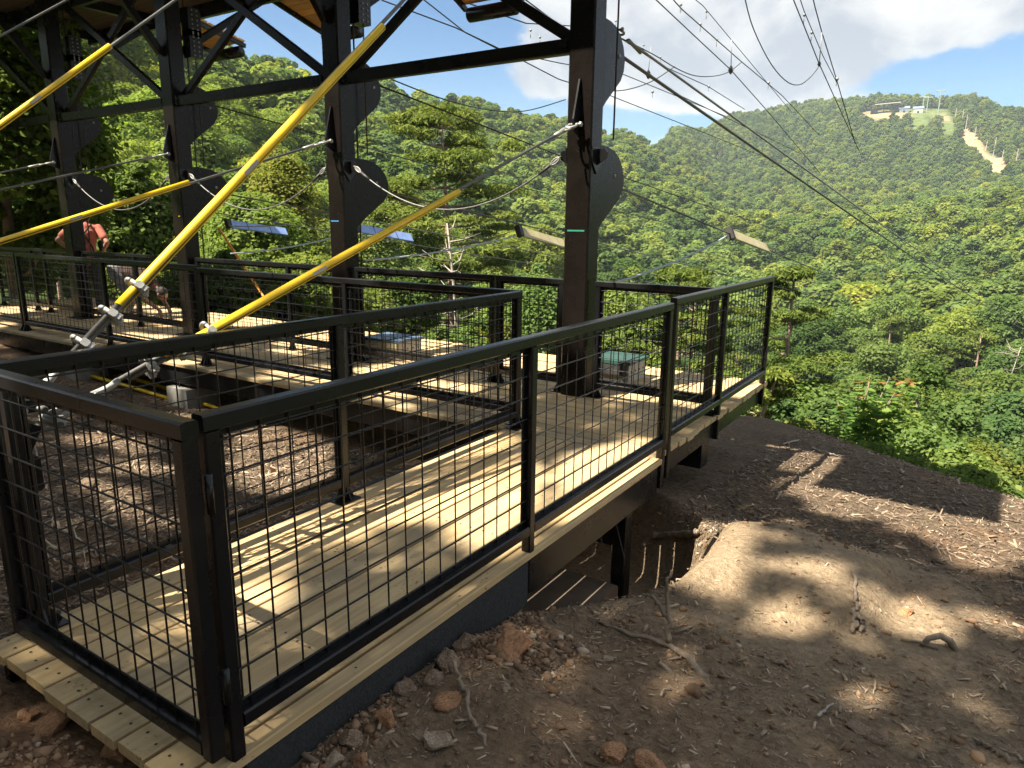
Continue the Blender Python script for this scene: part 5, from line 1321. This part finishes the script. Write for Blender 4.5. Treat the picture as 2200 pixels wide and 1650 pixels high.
def pine_tree(seed, Ht, hb, Rm, nwh, nleaf, leafm, barkm, flat=0.22, size=0.26, topfrac=1.0, onesided=0.0):
    rg = np.random.default_rng(seed); m = MB(); r0 = Ht*0.011+0.05; lobes = []
    lean = rg.normal(size=2)*0.35
    at = lambda z: np.array([lean[0]*(z/Ht)**2, lean[1]*(z/Ht)**2, z])
    m.tube([at(z) for z in np.linspace(-0.4, Ht, 12)], list(np.linspace(r0, r0*0.22, 12)), 8)
    for i in range(nwh):
        t = (i+0.5)/nwh; z = hb+(Ht-hb)*t; prof = (0.45+0.55*math.sin(math.pi*min(1, 0.25+0.75*t)))*(1.0 if t < 0.75 else 1.0-(t-0.75)*2.2)
        for j in range(rg.integers(2, 4)):
            a = rg.uniform(0, 6.283); L_ = Rm*prof*rg.uniform(0.55, 1.05); rise = rg.uniform(-0.05, 0.35)
            b = at(z); e = b+np.array([math.cos(a)*L_, math.sin(a)*L_, L_*rise]); mid = (b+e)/2+np.array([0, 0, -0.06*L_])
            m.tube([b, mid, e], [r0*0.28, r0*0.18, r0*0.06], 5)
            for s in (0.55, 0.8, 1.0):
                q = b*(1-s)+e*s; rr = Rm*rg.uniform(0.16, 0.28)*(0.7+0.3*s)
                off = rg.normal(size=3)*rr*0.5; off[2] = abs(off[2])*0.4
                lobes.append((q+off, (rr, rr, rr*rg.uniform(flat, flat+0.3))))
    V, F, tint = leaf_cloud(rg, lobes, nleaf, size, 0.24, 0.55, 0.8, (0.3, 1.05), -0.3)
    return mesh_np('crown', V, F, mat=leafm, attrs={'tint': ('FACE', tint)}), m.mesh('trunk', barkm, True)
def plant(name, label, cat, crown, trunk, x, y, s=1.0, rz=0.0, group=None, zoff=0.0, sz=None, z=None):
    z = hz(x, y) if z is None else z
    t = thing(name, label, cat, (x, y, z+zoff), group, rz); t.scale = (s, s, sz or s)
    if trunk is not None: link('trunk', trunk, t)
    link('crown', crown, t); return t
def px_site(px, r):
    a, _ = azel(px, 480); return r*math.sin(R(a)), r*math.cos(R(a))
def top_h(px, r, topy):
    x, y = px_site(px, r); _, e = azel(px, topy); return CAM_H+r*math.tan(R(e))-hz(x, y)
HAND = []
def hand_tree(name, label, px, r, topy, Rm, hbf, nl, nleaf, size, leafm, barkm=None, kind='b', group=None, seed=None, **kw):
    x, y = px_site(px, r); Ht = max(1.2, top_h(px, r, topy)); seed = seed or int(px*7+r*13)
    if kind == 'b': cr, tk = broad_tree(seed, Ht, Ht*hbf, Rm, nl, int(nleaf*(1.7 if name == 'shrub' else 2.3)), size*0.84, leafm, barkm or BARK, ratio=0.8, layered=True, **kw)
    else: cr, tk = pine_tree(seed, Ht, Ht*hbf, Rm, nl, nleaf, leafm, barkm or PBARK, size=size, **kw)
    HAND.append((x, y, Rm)); return plant(name, label, 'tree' if name != 'shrub' else 'shrub', cr, tk, x, y, group=group)

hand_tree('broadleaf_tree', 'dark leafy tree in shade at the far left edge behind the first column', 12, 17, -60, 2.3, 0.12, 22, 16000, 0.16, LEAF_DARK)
hand_tree('broadleaf_tree', 'yellowing tree just left of the third column from the left', 612, 31, 330, 1.8, 0.15, 20, 15000, 0.15, LEAF_YEL)
hand_tree('broadleaf_tree', 'low yellow green tree behind the orange pole', 545, 25, 420, 2.0, 0.2, 16, 12000, 0.15, LEAF_NEAR)
hand_tree('broadleaf_tree', 'green tree behind the left end of the back railing', 90, 22, 330, 1.7, 0.12, 14, 9000, 0.15, LEAF)
hand_tree('broadleaf_tree', 'leafy tree behind the person in salmon', 270, 21, 350, 1.6, 0.2, 15, 10000, 0.14, LEAF)
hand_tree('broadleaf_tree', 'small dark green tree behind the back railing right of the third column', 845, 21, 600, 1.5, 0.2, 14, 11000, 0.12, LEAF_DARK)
hand_tree('broadleaf_tree', 'small green tree left of the third column, over the back railing', 660, 20, 545, 1.4, 0.2, 14, 9000, 0.12, LEAF)
hand_tree('broadleaf_tree', 'green tree filling the gap right of the third column', 800, 46, 400, 3.0, 0.2, 20, 12000, 0.22, LEAF)
hand_tree('pine_tree', 'tall spreading pine with a bare trunk between the two rightmost columns', 975, 38, 250, 5.0, 0.40, 12, 46000, 0.30, NEEDLE, kind='p')
hand_tree('broadleaf_tree', 'bright yellow green bush behind the narrow mesh panel', 1065, 20, 690, 1.1, 0.1, 12, 8000, 0.11, LEAF_YEL)
hand_tree('broadleaf_tree', 'green tree behind the railing just left of the rightmost column', 1165, 30, 590, 2.0, 0.2, 16, 12000, 0.16, LEAF_NEAR)
hand_tree('broadleaf_tree', 'bright yellow green tree behind the short railing right of the rightmost column', 1350, 27, 610, 2.0, 0.15, 16, 13000, 0.15, LEAF_NEAR)
hand_tree('pine_tree', 'pine with a pale bare trunk behind the right end railing', 1482, 26, 585, 2.2, 0.55, 7, 10000, 0.24, NEEDLE, kind='p')
hand_tree('pine_tree', 'second thin pine trunk close behind the pale one at the right end railing', 1502, 29, 600, 1.9, 0.6, 5, 6000, 0.24, NEEDLE, kind='p')
hand_tree('pine_tree', 'pine with a visible pale trunk standing right of the platform corner', 1716, 29, 585, 2.7, 0.18, 13, 30000, 0.24, NEEDLE, kind='p')
hand_tree('pine_tree', 'young light green pine at the platform corner', 1655, 15, 800, 1.0, 0.1, 9, 9000, 0.16, NEEDLE, kind='p')
def snag(label, px, r, topy, seed, lean=0.3):
    x, y = px_site(px, r); Ht = top_h(px, r, topy); rg = np.random.default_rng(seed); m = MB()
    t = thing('dead_tree', label, 'dead tree', (x, y, hz(x, y)))
    tr = [np.array([lean*s*s, 0, s*Ht]) for s in np.linspace(0, 1, 8)]
    MB().tube(tr, list(np.linspace(0.13, 0.03, 8)), 7).build('trunk', DEADW, t, True)
    for k in range(16):
        s = rg.uniform(0.45, 0.98); b = np.array([lean*s*s, 0, s*Ht]); a = rg.uniform(0, 6.28); L_ = rg.uniform(0.6, 1.9)
        q = b+np.array([math.cos(a)*L_*.6, math.sin(a)*L_*.6, L_*.1]); e = b+np.array([math.cos(a)*L_, math.sin(a)*L_, L_*rg.uniform(.1, .6)])
        m.tube([b, q, e], [0.035, 0.022, 0.006], 5)
        m.tube([q, q+(e-b)*0.4+rg.normal(size=3)*0.2], [0.014, 0.004], 4)
    m.build('branches', DEADW, t, True)
snag('bare grey dead tree left of the tall pine trunk', 985, 30, 480, 3, -0.6)
snag('bare bleached dead trunk at the right edge of the picture', 2200, 90, 745, 4, 1.5)

# sapling at the crest with big leaves, red at its tips
def sapling():
    x, y = px_site(1900, 11.8); Ht = top_h(1900, 11.8, 805); rg = np.random.default_rng(9); z0 = hz(x, y)
    t = thing('sapling', 'leafy sapling with big leaves and reddish tips on the mulch crest at right', 'sapling', (x, y, z0))
    m = MB(); tips = []
    for k in range(9):
        a = rg.uniform(0, 6.28); q = rg.uniform(0.15, 0.65); h = Ht*rg.uniform(0.62, 1.0)
        if k == 0: q, h = 0.10, Ht
        if k == 1: q, h, a = 0.35, Ht*1.0, -0.3
        if k == 2: q, h, a = 0.55, Ht*.72, 0.2
        e = np.array([math.cos(a)*q, math.sin(a)*q, h]); m.tube([(0, 0, -0.1), e*np.array([.35, .35, .5]), e], [0.016, 0.011, 0.004], 5); tips.append(e)
    m.build('stem', STICK, t, True)
    def leaves(n, zlo, zhi, size, mat, name):
        V = []; F = []; T = []
        prof = [(0, 0), (.35, .32), (.22, .42), (.48, .62), (.2, .72), (.0, 1.0), (-.2, .72), (-.48, .62), (-.22, .42), (-.35, .32)]
        for i in range(n):
            e = tips[rg.integers(len(tips))]; s = rg.uniform(zlo, zhi); p = e*np.array([s**.7, s**.7, s]); a = rg.uniform(0, 6.28)
            d = np.array([math.cos(a), math.sin(a), rg.uniform(-.6, .25)]); d /= np.linalg.norm(d); sd_ = np.cross(d, (0, 0, 1)); sd_ /= np.linalg.norm(sd_); L_ = size*rg.uniform(.7, 1.25)
            st = p+d*0.07; o = len(V); n_ = np.cross(sd_, d)
            for u, v in prof: V.append(st+sd_*u*L_+d*v*L_-n_*abs(u)*L_*0.25)
            F += [(o, o+1, o+2, o+9), (o+2, o+3, o+4, o+8), (o+2, o+8, o+9, o+9)][:2]; F += [(o+4, o+5, o+6, o+8), (o+8, o+6, o+7, o+8)][:1]; F += [(o+9, o+2, o+8, o+9)][:0]
            F.append((o+9, o+2, o+8, o)) if False else None
            T += [rg.random()]*3
        F = [f for f in F if f]
        link(name, mesh_np(name, np.array(V), np.array(F), mat=mat, attrs={'tint': ('FACE', np.array(T))}), t)
    leaves(380, 0.30, 1.0, 0.19, SAPLING, 'crown'); leaves(16, 0.99, 1.04, 0.15, LEAF_RED, 'red_tips')
sapling()
SH = [(1762, 14.5, 915, 0.75, LEAF_YEL, 'yellowish shrub on the slope left of the sapling'), (2040, 13.0, 925, 0.95, LEAF_NEAR, 'bright green shrub right of the sapling'), (2135, 12.0, 985, 0.9, LEAF_NEAR, 'bright green shrub low on the right slope'),
      (1835, 16.5, 868, 1.1, LEAF, 'green shrub behind the sapling'), (1975, 16.0, 880, 1.0, LEAF_NEAR, 'tall light green shrub just right of the sapling'), (2110, 18.5, 870, 1.4, LEAF, 'green bushy tree above the right slope'),
      (2190, 14.5, 960, 1.0, LEAF_YEL, 'pale yellow shrub at the right edge'), (1700, 18, 860, 1.2, LEAF, 'green shrub under the right pine'), (1790, 20, 830, 1.4, LEAF_NEAR, 'light green small tree right of the pine'),
      (1580, 17, 800, 1.1, LEAF, 'green shrub behind the right end railing'), (1420, 19, 760, 1.2, LEAF_NEAR, 'bright shrub low behind the short railing'), (1250, 20, 780, 1.2, LEAF_NEAR, 'bright low shrub hidden behind the rightmost column'),
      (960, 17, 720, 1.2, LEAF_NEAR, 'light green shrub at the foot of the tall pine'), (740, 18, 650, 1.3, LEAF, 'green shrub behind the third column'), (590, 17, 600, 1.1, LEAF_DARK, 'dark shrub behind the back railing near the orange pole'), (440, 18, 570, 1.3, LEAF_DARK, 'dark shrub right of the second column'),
      (1905, 24, 800, 1.6, LEAF, 'round green tree behind the sapling'), (2040, 27, 770, 1.9, LEAF_DARK, 'dark green tree to the right behind the sapling')]
for k, (px, r, ty, rm, lm, lab) in enumerate(SH):
    hand_tree('shrub', lab, px, r, ty, rm, 0.02, 12, 7000, 0.105 if r < 16 else 0.13, lm, group='shrubs on the slope', limbs=4)

# ---- the wood: about 300 single trees nearest, the rest as one mass
VAR_MID = [broad_tree(500+i, 14.0, (1.5, 2.5, 1.0, 3.0, 2.0, 1.2, 2.2)[i], (4.3, 4.9, 3.8, 5.3, 4.6, 3.4, 5.0)[i], (22, 26, 18, 30, 24, 16, 26)[i], 21000, 0.285, (LEAF, LEAF_NEAR, LEAF, LEAF_NEAR, LEAF, LEAF_DARK, LEAF)[i], BARK) for i in range(7)]
VAR_MID.append(pine_tree(520, 14.0, 4.0, 3.6, 10, 12000, NEEDLE, PBARK, size=0.42))
def far_variant(i):
    rg = np.random.default_rng(700+i); Rm = (4.4, 5.2, 3.7, 5.6, 4.8, 4.1)[i]
    V, F, tint = leaf_cloud(rg, broad_lobes(rg, 14.0, 1.5, Rm, (16, 20, 13, 22, 18, 15)[i]), 4200, 0.62, 0.9, 1.0, 0.6, (0.78, 1.04))
    o = bpy.data.objects.new('far_tree', mesh_np('far_tree', V, F, mat=(LEAF, LEAF_NEAR, LEAF, LEAF, LEAF_NEAR, LEAF_DARK)[i], attrs={'tint': ('FACE', tint)}))
    return o
FARC = bpy.data.collections.new('far_tree_kinds')
for i in range(6): FARC.objects.link(far_variant(i))
def forest():
    rg = np.random.default_rng(77)
    rmax_az = np.array([_TAB[a][-1][0] for a in _AZ]); pts = []
    cell = 5.6
    # jittered grid over the sector in view
    n = int(1180/cell)+2
    gx, gy = np.meshgrid(np.arange(-int(700/cell), int(420/cell)), np.arange(-2, n)); gx = gx.ravel(); gy = gy.ravel()
    x = (gx+rg.uniform(-0.42, 0.42, len(gx)))*cell; y = (gy+rg.uniform(-0.42, 0.42, len(gy)))*cell
    r = np.hypot(x, y); az = np.degrees(np.arctan2(x, y))
    keep = (az > -84) & (az < 15) & (r > 23) & (r < np.interp(az, _AZ, rmax_az)*1.02+25)
    keep &= (rg.random(len(x)) < np.where(r > 480, 0.60, 0.82))
    x, y, r, az = x[keep], y[keep], r[keep], az[keep]
    # gaps at the summit clearing and along the lift line
    e = np.degrees(np.arctan2(height(x, y)-CAM_H, r)); bare = np.zeros(len(x), bool)
    for k in (0, 4, 8):
        # a tree hides the ground this many metres further up the slope
        d, g = scar_masks(x*(1+k*4/np.maximum(r, 1)), y*(1+k*4/np.maximum(r, 1))); bare |= (np.maximum(d, g) > 0.35)
    x, y, r, az = x[~bare], y[~bare], r[~bare], az[~bare]
    for hx, hy, hr in HAND:
        k = np.hypot(x-hx, y-hy) > hr*0.8+1.2; x, y, r, az = x[k], y[k], r[k], az[k]
    for hp, hr in ((1716, 33), (1482, 33), (975, 42), (1900, 24)):
        ha = azel(hp, 480)[0]; k = ~((np.abs(az-ha) < 2.6) & (r < hr)); x, y, r, az = x[k], y[k], r[k], az[k]
    z = height(x, y); Ht = np.clip(TREE_H*sstep(16, 58, r), 4.2, 20)*rg.uniform(0.72, 1.28, len(x))*(1+0.32*sstep(60, 130, r)*(1-sstep(420, 700, r)))
    order = np.argsort(r)
    x, y, r, az, z, Ht = (q[order] for q in (x, y, r, az, z, Ht))
    inview = np.where((az > -71) & (az < 5))[0][:290]
    def zone(a, rr):
        pxx = 1100+F_PX*math.tan(R(a+YAW))
        w = next(t for lim, t in ((300, 'behind the two leftmost columns'), (640, 'between the two middle columns'), (900, 'right of the third column'), (1200, 'just left of the rightmost column'), (1420, 'just right of the rightmost column'), (1660, 'above the right end railing'), (1950, 'above the mulch crest'), (9999, 'toward the right edge')) if pxx < lim)
        dd = 'nearest' if rr < 45 else ('lower' if rr < 80 else 'middle')
        return '%s wooded slope %s' % (dd, w)
    single = np.zeros(len(x), bool); single[inview] = True
    for i in inview:
        k = rg.integers(len(VAR_MID)) if rg.random() > 0.05 else 7
        if k == 7 and rg.random() < 0.5: k = 0
        s = Ht[i]/14.0*rg.uniform(0.92, 1.1); cr, tk = VAR_MID[k]
        plant('pine_tree' if k == 7 else 'broadleaf_tree', ('pine among broadleaf trees on the ' if k == 7 else 'green broadleaf tree on the ')+zone(float(az[i]), float(r[i])), 'tree', cr, tk, float(x[i]), float(y[i]), s, float(rg.uniform(0, 6.28)), 'pines of the near wooded slope' if k == 7 else 'trees of the near wooded slope', -0.2, s*rg.uniform(0.9, 1.12), float(z[i]))
    x, y, z, Ht, r = x[~single], y[~single], z[~single], Ht[~single], r[~single]
    n = len(x); print('forest mass trees', n)
    me = bpy.data.meshes.new('forest'); me.vertices.add(n); me.vertices.foreach_set('co', np.c_[x, y, z-0.3].astype(np.float32).ravel())
    a = me.attributes.new('sc', 'FLOAT', 'POINT'); a.data.foreach_set('value', (Ht/14.0).astype(np.float32))
    a = me.attributes.new('rz', 'FLOAT', 'POINT'); a.data.foreach_set('value', rg.uniform(0, 6.28, n).astype(np.float32))
    a = me.attributes.new('kd', 'INT', 'POINT'); a.data.foreach_set('value', rg.integers(0, 6, n).astype(np.int32))
    o = link('forest', me); tag(o, 'mass of green forest covering the far hills', 'forest', kind='stuff')
    ng = bpy.data.node_groups.new('forest', 'GeometryNodeTree')
    ng.interface.new_socket('Geometry', in_out='INPUT', socket_type='NodeSocketGeometry'); ng.interface.new_socket('Geometry', in_out='OUTPUT', socket_type='NodeSocketGeometry')
    N, L = ng.nodes, ng.links; gi = N.new('NodeGroupInput'); go = N.new('NodeGroupOutput')
    ip = N.new('GeometryNodeInstanceOnPoints'); ci = N.new('GeometryNodeCollectionInfo'); ci.inputs['Collection'].default_value = FARC
    ci.inputs['Separate Children'].default_value = True; ci.inputs['Reset Children'].default_value = True
    def attr(nm, ty):
        q = N.new('GeometryNodeInputNamedAttribute'); q.data_type = ty; q.inputs['Name'].default_value = nm; return q.outputs['Attribute']
    cx = N.new('ShaderNodeCombineXYZ'); L.new(attr('rz', 'FLOAT'), cx.inputs[2])
    L.new(gi.outputs[0], ip.inputs['Points']); L.new(ci.outputs[0], ip.inputs['Instance']); ip.inputs['Pick Instance'].default_value = True
    L.new(attr('kd', 'INT'), ip.inputs['Instance Index']); L.new(cx.outputs[0], ip.inputs['Rotation']); L.new(attr('sc', 'FLOAT'), ip.inputs['Scale'])
    L.new(ip.outputs[0], go.inputs[0])
    md = o.modifiers.new('trees', 'NODES'); md.node_group = ng
forest()

# ---- trees behind the viewer, crowns shaped leaf by leaf to throw the dappled shade
KX, KY = 0.325/1.045, 0.63/1.045
def shade_trees():
    rg = np.random.default_rng(91); n = 60000
    sx = rg.uniform(-13.5, 3.4, n); sy = rg.uniform(0.1, 7.0, n); z = rg.uniform(12.0, 16.5, n)
    def s_of(P): return (P[0]+P[2]*KX, P[1]+P[2]*KY)
    polys = []
    for surf, pl in LIT:
        polys.append(np.array([(x, y) if surf == 's' else s_of(onz(x, y, 0)) if surf == 'd' else s_of(onground(x, y)) for x, y in pl]))
    jx = sx+fbm(sx*1.4+5, sy*1.4, 3)*0.35; jy = sy+fbm(sx*1.4+15, sy*1.4+40, 3)*0.35
    lit = np.zeros(n, bool)
    for p in polys:
        ins = np.zeros(n, bool); j = len(p)-1
        for i in range(len(p)):
            c = ((p[i, 1] > jy) != (p[j, 1] > jy)) & (jx < (p[j, 0]-p[i, 0])*(jy-p[i, 1])/(p[j, 1]-p[i, 1]+1e-12)+p[i, 0]); ins ^= c; j = i
        lit |= ins
    # a few small dapples everywhere, more of them toward the platform
    nn = fbm(sx*1.15+60, sy*1.15+11, 4); lit |= nn > np.where((sy > 4.0) & (sx < -1.8), 0.10, 0.185)
    edge = 6.5+0.5*fbm(sx*0.9, sy*0.9, 3)*3
    edge = np.where(sx > -1.5, 5.4+fbm(sx*0.9+9, sy*0.9, 3)*2, edge)
    lit |= sy > edge
    x = sx-z*KX; y = sy-z*KY
    dist = np.hypot(x, y); az = np.degrees(np.arctan2(x, y))
    infr = (az > -85) & (az < 20) & ((z-CAM_H) < dist*0.62+1.0)
    k = ~lit & ~infr; x, y, z = x[k], y[k], z[k]
    TR = [(-15.0, -4.5), (-11.0, -5.0), (-7.5, -6.2), (-4.0, -7.0), (-1.5, -5.5)]
    near = np.argmin(np.stack([np.hypot(x-a, y-b) for a, b in TR]), 0)
    for i, (a, b) in enumerate(TR):
        q = near == i; P_ = np.c_[x[q], y[q], z[q]]; m_ = len(P_)
        nm = rg.normal(size=(m_, 3))*0.5+SUN; nm /= np.linalg.norm(nm, axis=1)[:, None]; t = np.cross(nm, rg.normal(size=(m_, 3))); t /= np.linalg.norm(t, axis=1)[:, None]; bb = np.cross(nm, t)
        s = rg.uniform(0.10, 0.20, m_)[:, None]
        V = np.stack([P_-t*s*.5, P_+bb*s*.34, P_+t*s*.5, P_-bb*s*.34], 1).reshape(-1, 3)-np.array([a, b, hz(a, b)])
        cr = mesh_np('crown', V, np.arange(m_*4).reshape(-1, 4), mat=LEAF, attrs={'tint': ('FACE', rg.random(m_))})
        mb = MB(); mb.tube([(0, 0, -0.4), (0.1, 0.1, 5), (0.1, -0.1, 10), (0, 0, 15.5)], [0.24, 0.19, 0.13, 0.04], 9)
        for kk in rg.choice(m_, 14): mb.tube([(0.1, 0, 9.5), V[kk*4]*np.array([.5, .5, .5])+np.array([0, 0, 5.0]), V[kk*4]], [0.08, 0.05, 0.015], 5)
        tr = thing('shade_tree', 'leafy tree out of view behind the viewer, crown shaped to cast dappled shade, number %s along the row' % ('one', 'two', 'three', 'four', 'five')[i], 'tree', (a, b, hz(a, b)), 'trees behind the viewer')
        link('trunk', mb.mesh('trunk', BARK, True), tr); link('crown', cr, tr)
LIT = [('d', [(500, 1150), (760, 1000), (930, 940), (1100, 935), (1140, 1000), (1142, 1165), (1040, 1190), (930, 1120), (830, 1130), (700, 1190), (560, 1215)]),
       ('d', [(1165, 1000), (1290, 960), (1420, 930), (1424, 970), (1300, 1050), (1160, 1140)]),
       ('d', [(1000, 1140), (1130, 1100), (1140, 1170), (1040, 1220)]),
       ('g', [(480, 925), (600, 905), (720, 960), (725, 1050), (620, 1070), (490, 1050)]),
       ('g', [(150, 920), (330, 950), (360, 985), (200, 960)]), ('g', [(120, 1030), (300, 1050), (380, 1120), (330, 1130), (130, 1060)]),
       ('g', [(1525, 1330), (1560, 1190), (1620, 1200), (1840, 1215), (1850, 1290), (1700, 1215), (1640, 1245), (1600, 1270)]),
       ('g', [(1545, 1325), (1660, 1280), (1720, 1270), (1780, 1320), (1750, 1345), (1640, 1335)]),
       ('g', [(1850, 1255), (1960, 1270), (1990, 1320), (2080, 1320), (2000, 1385), (1900, 1370), (1860, 1320)]), ('g', [(2030, 1290), (2200, 1330), (2200, 1380), (2100, 1360)]),
       ('g', [(1800, 1450), (1920, 1455), (1950, 1490), (1880, 1520), (1810, 1490)]), ('g', [(1410, 1460), (1500, 1470), (1510, 1500), (1440, 1500)]),
       ('g', [(1690, 1035), (1800, 1030), (2200, 1110), (2200, 1170), (1950, 1130), (1760, 1110)]), ('g', [(1440, 985), (1530, 990), (1650, 1025), (1560, 1015)]),
       ('g', [(2000, 1180), (2200, 1190), (2200, 1230), (2050, 1215)]),
       ('s', [(-1.80, 3.15), (-1.0, 3.25), (-0.95, 4.1), (-1.5, 4.5), (-1.85, 4.3)]),
       ('d', [(620, 780), (760, 790), (900, 850), (830, 870), (640, 820)])]
shade_trees()
def back_trees():
    rg = np.random.default_rng(17)
    for k, a in enumerate(np.arange(108, 258, 9.5)):
        a2 = R(a+rg.uniform(-3, 3)); rr = rg.uniform(15, 24); x, y = rr*math.sin(a2), rr*math.cos(a2); s = rg.uniform(0.75, 1.05); cr, tk = VAR_MID[rg.integers(7)]
        plant('broadleaf_tree', 'broadleaf tree in the wood behind the viewer, out of the picture', 'tree', cr, tk, x, y, s, rg.uniform(0, 6.28), 'trees behind the viewer')
back_trees()

# ================================================================== FAR SUMMIT
def summit():
    def site(px, py):
        a, e = azel(px, py); r = ground_at_el(a, e); return np.array([r*math.sin(R(a)), r*math.cos(R(a)), hz(r*math.sin(R(a)), r*math.cos(R(a)))]), r
    p, r = site(1905, 242); w = 52/F_PX*r
    ux = np.array([p[1], -p[0], 0])/math.hypot(p[0], p[1]); uy = np.array([p[0], p[1], 0])/math.hypot(p[0], p[1])
    t = thing('summit_platform', 'dark roofed launch platform on the bare earth of the far summit', 'platform', tuple(p))
    wpart(MB().bar(p-ux*w/2+np.array([0, 0, 6.0]), p+ux*w/2+np.array([0, 0, 8.0]), 8, 0.7, (0, 0, 1)), 'floor', STEEL, t)
    wpart(MB().bar(p-ux*w/2+np.array([0, 0, 10.6]), p+ux*w*0.47+np.array([0, 0, 12.6]), 9, 0.9, (0, 0, 1)), 'roof', STEEL, t)
    for k in range(6):
        q = p+ux*(-w/2+w*k/5)
        wpart(MB().bar(q-np.array([0, 0, 4]), q+np.array([0, 0, 11.5]), 0.8, 0.8), 'post', STEEL, t)
    wpart(MB().bar(p-ux*w/2+np.array([0, 0, 1.0]), p-ux*w*0.30+np.array([0, 0, 1.0]), 6, 7, (0, 0, 1)), 'lower_wall', STEEL, t)
    wpart(MB().bar(p+ux*w*0.22+np.array([0, 0, 3.6]), p+ux*w*0.5+np.array([0, 0, 3.6]), 6, 6, (0, 0, 1)), 'upper_wall', STEEL, t)
    wpart(MB().bar(p-ux*w*.4+np.array([0, 0, 9.2])-uy*4.6, p+ux*w*.4+np.array([0, 0, 10.4])-uy*4.6, 0.2, 0.9, (0, 0, 1)), 'pale_band', WHITEP, t)
    for k, (px, py, hh, lab, m) in enumerate(((1942, 232, 6.5, 'small blue grey hut beside the summit platform', ROOFBLUE), (1972, 234, 7.5, 'lift station hut left of the lift towers on the summit', ROOFBLUE))):
        q, r = site(px, py+8); t = thing('summit_hut', lab, 'hut', tuple(q))
        wpart(MB().bar(q-ux*5, q+ux*5, 7, hh, (0, 0, 1)), 'wall', WHITEP if k else m, t)
        c = q+np.array([0, 0, hh/2])
        wpart(MB().add([c-ux*6-uy*4, c+ux*6-uy*4, c+ux*6+uy*4, c-ux*6+uy*4, c-ux*6+np.array([0, 0, 3.]), c+ux*6+np.array([0, 0, 3.])], [(0, 1, 5, 4), (2, 3, 4, 5), (0, 4, 3), (1, 2, 5), (3, 2, 1, 0)]), 'roof', m, t)
        wpart(MB().bar(q-ux*1-uy*3.6-np.array([0, 0, 1]), q+ux*1-uy*3.6-np.array([0, 0, 1]), 0.3, 3.6, (0, 0, 1)), 'door', STEEL, t)
    for k, (px, py, hh, lab) in enumerate(((1982, 236, 15, 'pale green lift tower on the summit, left of the pair'), (1991, 238, 15, 'pale green lift tower on the summit, right of the pair'), (2014, 255, 30, 'tall lift mast on the summit slope at right'))):
        q, r = site(px, py); t = thing('lift_tower', lab, 'lift tower', tuple(q), 'summit lift towers')
        wpart(MB().tube([q-np.array([0, 0, 3]), q+np.array([0, 0, hh])], [0.7, 0.45], 8), 'mast', LIFTGREEN, t)
        wpart(MB().bar(q-ux*5+np.array([0, 0, hh]), q+ux*5+np.array([0, 0, hh]), 0.8, 0.9, (0, 0, 1)), 'cross_arm', LIFTGREEN, t)
        for sg in (-1, 1): wpart(MB().bar(q+ux*sg*4.2-uy*2.5+np.array([0, 0, hh-.9]), q+ux*sg*4.2+uy*2.5+np.array([0, 0, hh-.9]), 0.6, 0.6), 'sheave_bar', LIFTGREEN, t)
    # bare poles of the cut along the lift line
    for k, (px, py, top) in enumerate(((2050, 265, 240), (2064, 277, 245), (2073, 284, 255), (2092, 303, 280), (2133, 338, 305), (2150, 356, 330), (2176, 385, 335), (2117, 325, 308))):
        q, r = site(px, py); hh = (py-top)/F_PX*r; t = thing('bare_trunk', 'pale bare trunk standing at the edge of the far lift line cut', 'tree trunk', tuple(q), 'bare trunks along the lift line')
        wpart(MB().tube([q-np.array([0, 0, 2]), q+np.array([0.5, 0, hh])], [0.55, 0.25], 6), 'trunk', DEADW, t)
        wpart(MB().tube([q+np.array([0.3, 0, hh*.7]), q+ux*2.2+np.array([0, 0, hh*.85])], [0.18, 0.06], 5).tube([q+np.array([0.3, 0, hh*.8]), q-ux*2.0+np.array([0, 0, hh*.95])], [0.16, 0.06], 5), 'branch_stubs', DEADW, t)
summit()

# weeds and seedlings where the mulch meets the wood
def weeds():
    rg = np.random.default_rng(55); lobes = []
    for k in range(230):
        x = rg.uniform(-2.2, 3.2); y = np.interp(x, _CX, _CY)+rg.uniform(0.1, 2.6)+abs(rg.normal())*0.3
        h = rg.uniform(0.05, 0.22)*(0.6+0.35*(y-np.interp(x, _CX, _CY))); lobes.append(((x, y, hz(x, y)+h*0.5), (h*rg.uniform(.6, 1.1), h*rg.uniform(.6, 1.1), h*0.7)))
    V, F, tint = leaf_cloud(rg, lobes, 8000, 0.075, 0.55, 0.8, 0.7, (0.3, 1.1))
    tag(link('weeds', mesh_np('weeds', V, F, mat=LEAF, attrs={'tint': ('FACE', tint)})), 'low green weeds along the crest of the mulch slope', 'weeds', kind='stuff')
weeds()

# ================================================================== AIR
def haze():
    o = MB().box((-1900, -1900, -140), (1900, 1900, 300)).build('haze', None); o['kind'] = 'stuff'; o['label'] = 'thin pale summer haze filling the valley air'; o['category'] = 'haze'
    o.data.materials.clear(); m = bpy.data.materials.new('haze'); m.use_nodes = True; N = m.node_tree.nodes; L = m.node_tree.links
    for n in list(N): N.remove(n)
    out = N.new('ShaderNodeOutputMaterial'); v = N.new('ShaderNodeVolumePrincipled'); v.inputs['Color'].default_value = (0.72, 0.86, 1.0, 1); v.inputs['Density'].default_value = 0.00016
    v.inputs['Anisotropy'].default_value = 0.0
    L.new(v.outputs[0], out.inputs['Volume']); o.data.materials.append(m)
haze()
